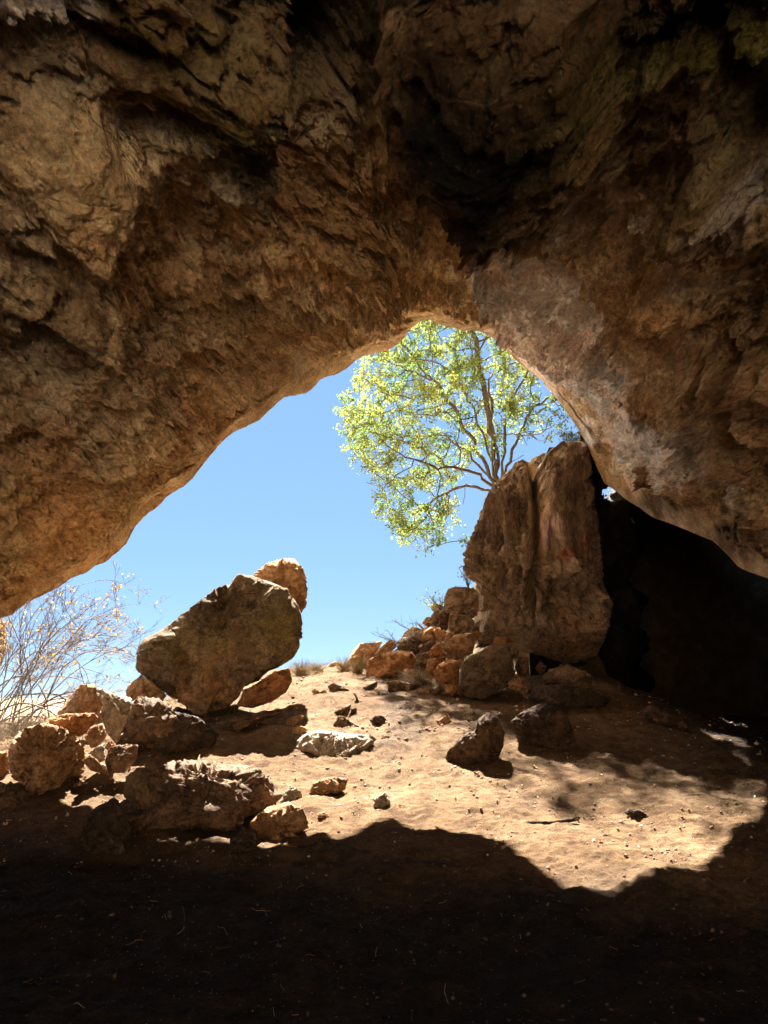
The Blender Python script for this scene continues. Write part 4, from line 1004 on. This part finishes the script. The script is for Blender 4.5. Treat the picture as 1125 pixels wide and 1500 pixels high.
def straw_litter():
    rg = np.random.default_rng(9)
    paths, rads = [], []
    fixed = [(270,1355),(365,1335),(180,1385),(335,1375),(35,1440),(65,1440),(345,1385),(405,1300),(905,1318),(660,1460),(815,1237),(610,1208),(440,1240),(790,1200),(925,1190),(870,1150),(470,1245),(390,1340)]
    for k in range(120):
        if k < len(fixed): x, y = fixed[k]; l = rg.uniform(.10, .20)
        else: x, y = rg.uniform(-20, 1140), 1130 + 380 * rg.uniform() ** 1.2; l = rg.uniform(.025, .10)
        Y = ground_y(x, y) if y < 1495 else 4.3
        p = at(np.array(float(x)), np.array(float(y)), Y)
        a = rg.uniform(0, 2 * math.pi); c = rg.uniform(-1.2, 1.2); m = 7
        s = np.linspace(0, 1, m); ang = a + c * s
        P = np.stack([p[0] + np.cumsum(np.cos(ang)) * l / m, p[1] + np.cumsum(np.sin(ang)) * l / m], -1)
        z = ground_h(P[:, 0], P[:, 1]) + .004 + (.03 * l / .2) * rg.uniform(0, 1) * s
        paths.append(np.column_stack([P, z])); rads.append(rg.uniform(.0011, .0026))
    V, Fq = ribbons(paths, rads, 4)
    vv = RNG.uniform(0, 1, len(V)); vv = np.repeat(vv[::28], 28)[:len(V)]
    o = mesh_obj('straw_litter', V, Fq, M['straw'], attrs={'vary': vv})
    tag(o, 'dry straw stalks and twigs strewn over the cave floor', 'straw', kind='stuff')
straw_litter()

# ------------------------------------------------------------------ vegetation
def leaves_mesh(P, size, rg, droop=.3):
    n = len(P)
    a = rg.normal(size=(n, 3)); a[:, 2] -= droop; a = unit(a)
    b = unit(np.cross(a, rg.normal(size=(n, 3))))
    s = size * (.45 + .95 * rg.uniform(0, 1, n) ** 1.4)[:, None]
    V = np.stack([P, P + a * s * .45 + b * s * .32, P + a * s, P + a * s * .5 - b * s * .32], 1)
    Fq = np.arange(n * 4).reshape(n, 4)
    return V.reshape(-1, 3), Fq

def colonize(attr, seeds, step=.22, infl=2.2, kill=.4, iters=140, init_par=None):
    nodes = [np.array(s, float) for s in seeds]; par = list(init_par) if init_par is not None else [-1] + list(range(len(seeds) - 1))
    A = np.array(attr); alive = np.ones(len(A), bool)
    N = np.array(nodes)
    best = np.full(len(A), 1e9); bi = np.zeros(len(A), int)
    d = np.linalg.norm(A[:, None] - N[None], axis=-1); bi = d.argmin(1); best = d.min(1)
    for it in range(iters):
        act = alive & (best < infl)
        if not act.any():
            if not alive.any(): break
            j = np.nonzero(alive)[0][best[alive].argmin()]; act = np.zeros(len(A), bool); act[j] = True
        new, np_ = [], []
        for i in np.unique(bi[act]):
            v = unit(A[act & (bi == i)] - nodes[i]).sum(0); l = np.linalg.norm(v)
            if l < 1e-6: continue
            v = v / l + RNG.normal(size=3) * .12; v /= np.linalg.norm(v)
            new.append(nodes[i] + v * step); np_.append(i)
        if not new: break
        k0 = len(nodes); nodes += new; par += np_
        Nn = np.array(new); d = np.linalg.norm(A[:, None] - Nn[None], axis=-1); m = d.min(1); j = d.argmin(1) + k0
        up = m < best; best = np.where(up, m, best); bi = np.where(up, j, bi)
        alive &= best > kill
    return np.array(nodes), np.array(par)

def tubes_from_tree(nodes, par, rmin, power=2.3, rmax=.3):
    n = len(nodes); r = np.zeros(n); ch = [[] for _ in range(n)]
    for i in range(n):
        if par[i] >= 0: ch[par[i]].append(i)
    acc = np.zeros(n)
    for i in range(n - 1, -1, -1):
        acc[i] = rmin ** power if not ch[i] else acc[i]
        if par[i] >= 0: acc[par[i]] += acc[i]
    r = np.minimum(acc ** (1 / power), rmax)
    paths, rads = [], []
    for i in range(n):
        start = par[i] < 0 or (len(ch[par[i]]) > 1 and max(ch[par[i]], key=lambda c: r[c]) != i)
        if not start: continue
        path, rd = ([], []) if par[i] < 0 else ([nodes[par[i]]], [r[i]])
        k = i
        while True:
            path.append(nodes[k]); rd.append(r[k])
            if not ch[k]: break
            k = max(ch[k], key=lambda c: r[c])
        if len(path) > 1: paths.append(np.array(path)); rads.append(np.array(rd))
    return paths, rads, r, ch

def build_tree():
    rg = np.random.default_rng(3)
    crown = np.array([(500,570),(488,600),(487,645),(512,668),(505,690),(528,715),(552,745),(560,785),(590,810),(640,808),(680,780),(700,730),(760,690),(815,650),(850,610),(890,560),(900,450),(860,350),(760,290),(640,290),(570,370),(530,480)], float)
    base = at(np.array(733.), np.array(722.), 20.4)
    A = []
    cx_, cy_ = rg.uniform(480, 900, 16000), rg.uniform(290, 815, 16000)
    inside = poly_sd(cx_, cy_, crown) > rg.uniform(0, 14, 16000)
    for x, y in zip(cx_[inside], cy_[inside]):
        if len(A) >= 3000: break
        Y = 20.6 + rg.uniform(-2.9, 2.9) * math.sqrt(max(.1, 1 - ((x - 660) / 230) ** 2))
        dd = math.hypot(x - 735, y - 705)
        if 390 < y < 440 and rg.uniform() < .3: continue
        if dd < 60 or (rg.uniform() < .35 and dd < 150): continue
        A.append(at(np.array(x), np.array(y), Y))
    A = np.array(A)
    gz = float(ground_h(np.array([base[0]]), np.array([base[1]]), False)[0])
    root = np.array([base[0] + .15, base[1], gz - .4])
    seeds = [root, root * .5 + base * .5 + np.array([.06, 0, 0]), base]
    par = [-1, 0, 1]
    # the main limbs fan out from the base
    for (tx, ty, dY) in [(690, 590, -.6), (655, 640, .8), (640, 560, .2), (715, 560, .9), (745, 590, -.8), (778, 600, .6), (640, 690, -.9), (625, 740, .3), (690, 470, .1)]:
        e = at(np.array(float(tx)), np.array(float(ty)), 20.5 + dY); m = max(4, int(np.linalg.norm(e - base) / .25)); k = 2
        for q in range(1, m + 1):
            f = q / m; p = base + (e - base) * f + np.array([0, 0, .35 * math.sin(f * 3.0) * (.4 if ty < 650 else 1)]) + rg.normal(size=3) * .035
            seeds.append(p); par.append(k); k = len(seeds) - 1
    nodes, pr = colonize(A, seeds, .22, 1.8, .34, 130, par)
    paths, rads, r, ch = tubes_from_tree(nodes, pr, .009, 2.5, .085)
    paths = [p + np.vstack([np.zeros(3), .02 * rg.normal(size=(len(p) - 1, 3))]) for p in paths]
    V, Fq = ribbons(paths, rads, 6)
    root_o = tag(empty('tree', root), 'spreading yellow green tree growing behind the rock pillar', 'tree')
    o = mesh_obj('trunk', V - root, Fq, M['bark'], root_o)
    tips = np.array([i for i in range(len(nodes)) if r[i] < .026 and i > 10])
    # twigs + leaves around thin wood
    P, tw, tr = [], [], []
    gapn = fbm(nodes * .75, 2, 19)
    for i in tips:
        if rg.uniform() < .10 or nodes[i][2] < 14.5 and float(gapn[i]) < -.12 + .10 * rg.normal(): continue
        for q in range(rg.integers(2, 5)):
            d = rg.normal(size=3); d[2] += .1; d /= np.linalg.norm(d); l = rg.uniform(.15, .42)
            m = np.array([nodes[i], nodes[i] + d * l * .5 + rg.normal(size=3) * .02, nodes[i] + d * l])
            tw.append(m); tr.append(np.array([.006, .005, .003]))
            k = rg.integers(11, 21)
            s = rg.uniform(.2, 1.05, k)[:, None]
            P.append(nodes[i] + d * l * s + rg.normal(size=(k, 3)) * .045)
    V, Fq = ribbons(tw, tr, 3)
    mesh_obj('twigs', V - root, Fq, M['bark'], root_o)
    P = np.concatenate(P)
    V, Fq = leaves_mesh(P, .08, rg)
    hue = np.clip(.45 + .8 * fbm(P * .6, 3, 9) + rg.normal(size=len(P)) * .22, 0, 1)
    mesh_obj('crown', V - root, Fq, M['leaf'], root_o, {'vary': np.repeat(hue, 4)}, smooth=False)
    print('tree nodes', len(nodes), 'leaves', len(P))
build_tree()

def shrub(name, label, px, py, Y, w, h, n, leafm, leaf, rg, stems=14, lean=(0, 0), cat='shrub', lsz=.05):
    base = at(np.array(float(px)), np.array(float(py)), Y)
    root = tag(empty(name, base), label, cat)
    paths, rads, P = [], [], []
    for k in range(stems):
        d = np.array([rg.normal() * w + lean[0], rg.normal() * w * .6, h * rg.uniform(.5, 1.1)])
        m = 7; s = np.linspace(0, 1, m)[:, None]
        bend = np.array([rg.normal() * .25 * w, 0, -.25 * h * rg.uniform()])
        pt = d * s + bend * s ** 2 + rg.normal(size=(m, 3)) * .012
        paths.append(pt); rads.append(np.linspace(.009, .003, m))
        for q in range(3):
            j = rg.integers(2, m - 1); e = pt[j] + rg.normal(size=3) * w * .35 + np.array([0, 0, .1 * h])
            paths.append(np.array([pt[j], (pt[j] + e) / 2 + rg.normal(size=3) * .01, e])); rads.append(np.array([.004, .003, .002]))
            P.append(e + rg.normal(size=(max(1, n // (stems * 4)), 3)) * .06)
        P.append(pt[rg.integers(3, m, max(1, n // (stems * 4)))] + rg.normal(size=(max(1, n // (stems * 4)), 3)) * .05)
    V, Fq = ribbons(paths, rads, 4); mesh_obj('stems', V, Fq, M['twig'], root)
    P = np.concatenate(P); V, Fq = leaves_mesh(P, lsz, rg)
    mesh_obj('foliage', V, Fq, M[leafm], root, {'vary': np.repeat(rg.uniform(0, 1, len(P)), 4)}, smooth=False)
rg = np.random.default_rng(17)
shrub('small_shrub', 'low olive shrub on the top right of the rock pillar', 838, 655, 15.4, .22, .38, 700, 'leaf_dark', 1, rg, 16)
shrub('small_shrub', 'pale leafy shrub on the rubble skyline left of the top block', 648, 900, 16.9, .22, .55, 360, 'leaf', 1, rg, 12, (-.1, 0))
shrub('small_shrub', 'thin leafy sprig hanging at the left edge of the pillar', 686, 862, 16.3, .12, .6, 130, 'leaf', 1, rg, 8, (-.05, 0))
shrub('bare_sprig', 'leafless sprig on the rubble above the pale wedge rock', 615, 930, 17.2, .35, .45, 20, 'leaf_dry', 1, rg, 7, (-.25, 0), 'sprig', .03)
shrub('bare_sprig', 'leafless sprig on the rubble above the triangular tan rock', 585, 945, 17.1, .30, .4, 12, 'leaf_dry', 1, rg, 6, (-.3, 0), 'sprig', .03)
shrub('bare_shrub', 'dry sunlit brush seen through the small gap beside the pillar', 905, 745, 23.5, .3, .6, 500, 'leaf_dry', 1, rg, 16, (0, 0), 'shrub', .07)

def bare_shrub():
    rg = np.random.default_rng(23)
    Y0 = 13.2
    base = at(np.array(-20.), np.array(1085.), Y0)
    root = tag(empty('bare_shrub', base), 'big bare twiggy shrub with a few yellow leaves at the left of the mouth', 'shrub')
    paths, rads, P = [], [], []
    def grow(p, d, l, r, depth, droop):
        m = max(3, int(l / .13)); pts = [p]; dd = d.copy()
        for k in range(m):
            dd = dd + rg.normal(size=3) * .07 + np.array([0, 0, -droop]) * (k / m); dd /= np.linalg.norm(dd)
            pts.append(pts[-1] + dd * l / m)
        pts = np.array(pts); paths.append(pts); rads.append(np.linspace(r, max(r * .35, .0016), m + 1))
        if depth == 0:
            if rg.uniform() < .5:
                P.append(pts[-1][None] + rg.normal(size=(1, 3)) * .02)
            return
        nb = {3: 8, 2: 6, 1: 4}[depth]
        for k in range(nb):
            j = int(m * rg.uniform(.25, .98)); f = 1 - .5 * j / m
            e = unit(pts[min(j + 1, m)] - pts[j]) * .8 + rg.normal(size=3) * np.array([.55, .45, .5]) + np.array([0, 0, .12])
            grow(pts[j], e / np.linalg.norm(e), l * rg.uniform(.28, .5) * f, max(r * .45, .0026), depth - 1, droop * .4)
    spec = []
    for k in range(20):
        spec.append((rg.uniform(-35, 60), rg.uniform(52, 88), rg.uniform(2.6, 4.4), .013, .15))
    for k in range(16):
        spec.append((rg.uniform(-45, 20), rg.uniform(22, 52), rg.uniform(3.0, 5.0), .019, .42))
    for xo, el, l, r, dr in spec:
        st = at(np.array(-20. + xo), np.array(1085.), Y0 + rg.uniform(-.5, .9))
        a = math.radians(el); yaw = rg.uniform(-.25, .35)
        d = np.array([math.cos(a) * math.cos(yaw), math.cos(a) * math.sin(yaw), math.sin(a)])
        grow(st, d, l, r, 3, dr)
    V, Fq = ribbons(paths, rads, 3); mesh_obj('stems', V - base, Fq, M['twig'], root)
    P = np.concatenate(P); px, py = project(P)
    w = np.clip(.22 + .75 * np.exp(-((px - 180) / 60) ** 2 - ((py - 850) / 45) ** 2) + .5 * np.exp(-((px - 170) / 22) ** 2 - ((py - 955) / 18) ** 2), 0, 1)
    P = P[rg.uniform(0, 1, len(P)) < w]
    P = np.concatenate([P, P + rg.normal(size=P.shape) * .035])
    V, Fq = leaves_mesh(P, .052, rg)
    mesh_obj('foliage', V - base, Fq, M['leaf_dry'], root, {'vary': np.repeat(rg.uniform(0, 1, len(P)), 4)}, smooth=False)
    print('bare shrub paths', len(paths), 'leaves', len(P))
bare_shrub()

def tuft(label, px, py, Y, w, h, n, rg, mat='straw', lean=0.0, kind=None, name='grass_tuft', spread=None):
    base = at(np.array(float(px)), np.array(float(py)), Y)
    paths, rads = [], []
    s = spread or (w * .35, w * .3)
    XY = base[:2] + rg.normal(size=(n, 2)) * np.array(s); ZZ = ground_h(XY[:, 0], XY[:, 1])
    for k in range(n):
        x, y = XY[k]; z = float(ZZ[k]); z = max(z - .03, base[2] - .3) if kind is None else z - .02
        d = np.array([rg.normal() * w + lean, rg.normal() * w, h * rg.uniform(.4, 1.1)])
        t = np.linspace(0, 1, 5)[:, None]
        pt = np.array([x, y, z]) + d * t + np.array([rg.normal() * w * .6, rg.normal() * w * .4, -h * .35 * rg.uniform()]) * t ** 2
        paths.append(pt); rads.append(np.array([.0035, .003, .0025, .002, .001]))
    V, Fq = ribbons(paths, rads, 3)
    o = mesh_obj(name, V - base, Fq, M[mat], attrs={'vary': np.repeat(rg.uniform(0, 1, n), 15)}); o.location = base
    tag(o, label, 'grass', kind=kind); return o
tuft('golden dry grass tuft on the skyline right of the big tilted boulder', 441, 1000, 16.0, .16, .42, 260, rg)
tuft('low dry grass tuft on the crest between boulder and skyline rock', 463, 1000, 16.4, .16, .26, 200, rg)
tuft('pale grass tuft against the low tan skyline rock', 505, 1002, 16.2, .14, .35, 240, rg)
tuft('dry grass tuft at the left foot of the large orange block', 524, 1005, 15.6, .12, .42, 220, rg)
tuft('dead grass drooping beside the narrow orange rock', 615, 1003, 14.6, .18, .4, 240, rg, 'straw_dull', -.1)
tuft('brown dry grass below the bare shrub at the left edge', 30, 1085, 12.2, .12, .30, 2600, rg, 'straw_dull', kind='stuff', name='dry_grass', spread=(.95, .8))
tuft('sparse dry grass on the ground outside behind the left boulders', 150, 1030, 14.2, .12, .28, 1800, rg, 'straw_dull', kind='stuff', name='dry_grass', spread=(1.6, 1.2))
tuft('thin straw lying over the bright orange slab', 80, 1052, 9.75, .25, .10, 60, rg, 'straw')

# ------------------------------------------------------------------ light, sky, camera
SUN_PX = (440., -150.)
sd = unit(ray(*[np.array(v) for v in SUN_PX]))
el = math.asin(sd[2]); az = math.atan2(sd[0], sd[1])
sun = bpy.data.lights.new('sun', 'SUN'); sun.energy = 5.0; sun.angle = math.radians(.53); sun.color = (1.0, .95, .87)
so = bpy.data.objects.new('sun', sun); COL.objects.link(so)
so.rotation_euler = Vector(tuple(sd)).to_track_quat('Z', 'Y').to_euler(); so.location = (0, 0, 30)
w = bpy.data.worlds.new('World'); SC.world = w; w.use_nodes = True
nt = w.node_tree; nt.nodes.clear()
sk = nt.nodes.new('ShaderNodeTexSky'); sk.sky_type = 'NISHITA'; sk.sun_disc = False
sk.sun_elevation = el; sk.sun_rotation = az; sk.altitude = 300; sk.air_density = .65; sk.dust_density = 0.0; sk.ozone_density = 2.2
bg = nt.nodes.new('ShaderNodeBackground'); bg.inputs['Strength'].default_value = .0215
wo = nt.nodes.new('ShaderNodeOutputWorld')
mxs = nt.nodes.new('ShaderNodeMix'); mxs.data_type = 'RGBA'; mxs.inputs[0].default_value = .7; mxs.inputs[7].default_value = (1.65, 3.0, 4.85, 1)
nt.links.new(sk.outputs[0], mxs.inputs[6]); nt.links.new(mxs.outputs[2], bg.inputs[0]); nt.links.new(bg.outputs[0], wo.inputs[0])

cam = bpy.data.cameras.new('camera'); co = bpy.data.objects.new('camera', cam); COL.objects.link(co)
co.location = tuple(CAM); co.rotation_euler = (math.radians(90) + PITCH, 0, 0)
cam.sensor_fit = 'VERTICAL'; cam.sensor_height = 36.0; cam.lens = 36.0 * F / 1500.0
cam.clip_start = .05; cam.clip_end = 20000
SC.camera = co
SC.render.resolution_x = 768; SC.render.resolution_y = 1024
SC.view_settings.view_transform = 'Standard'; SC.view_settings.look = 'None'
SC.view_settings.exposure = 3.3; SC.view_settings.gamma = 1.0; SC.view_settings.use_curve_mapping = False
SC.cycles.max_bounces = 10; SC.cycles.diffuse_bounces = 6; SC.cycles.use_adaptive_sampling = True; SC.cycles.adaptive_threshold = .03; SC.cycles.sample_clamp_indirect = 8
SC.cycles.use_denoising = True
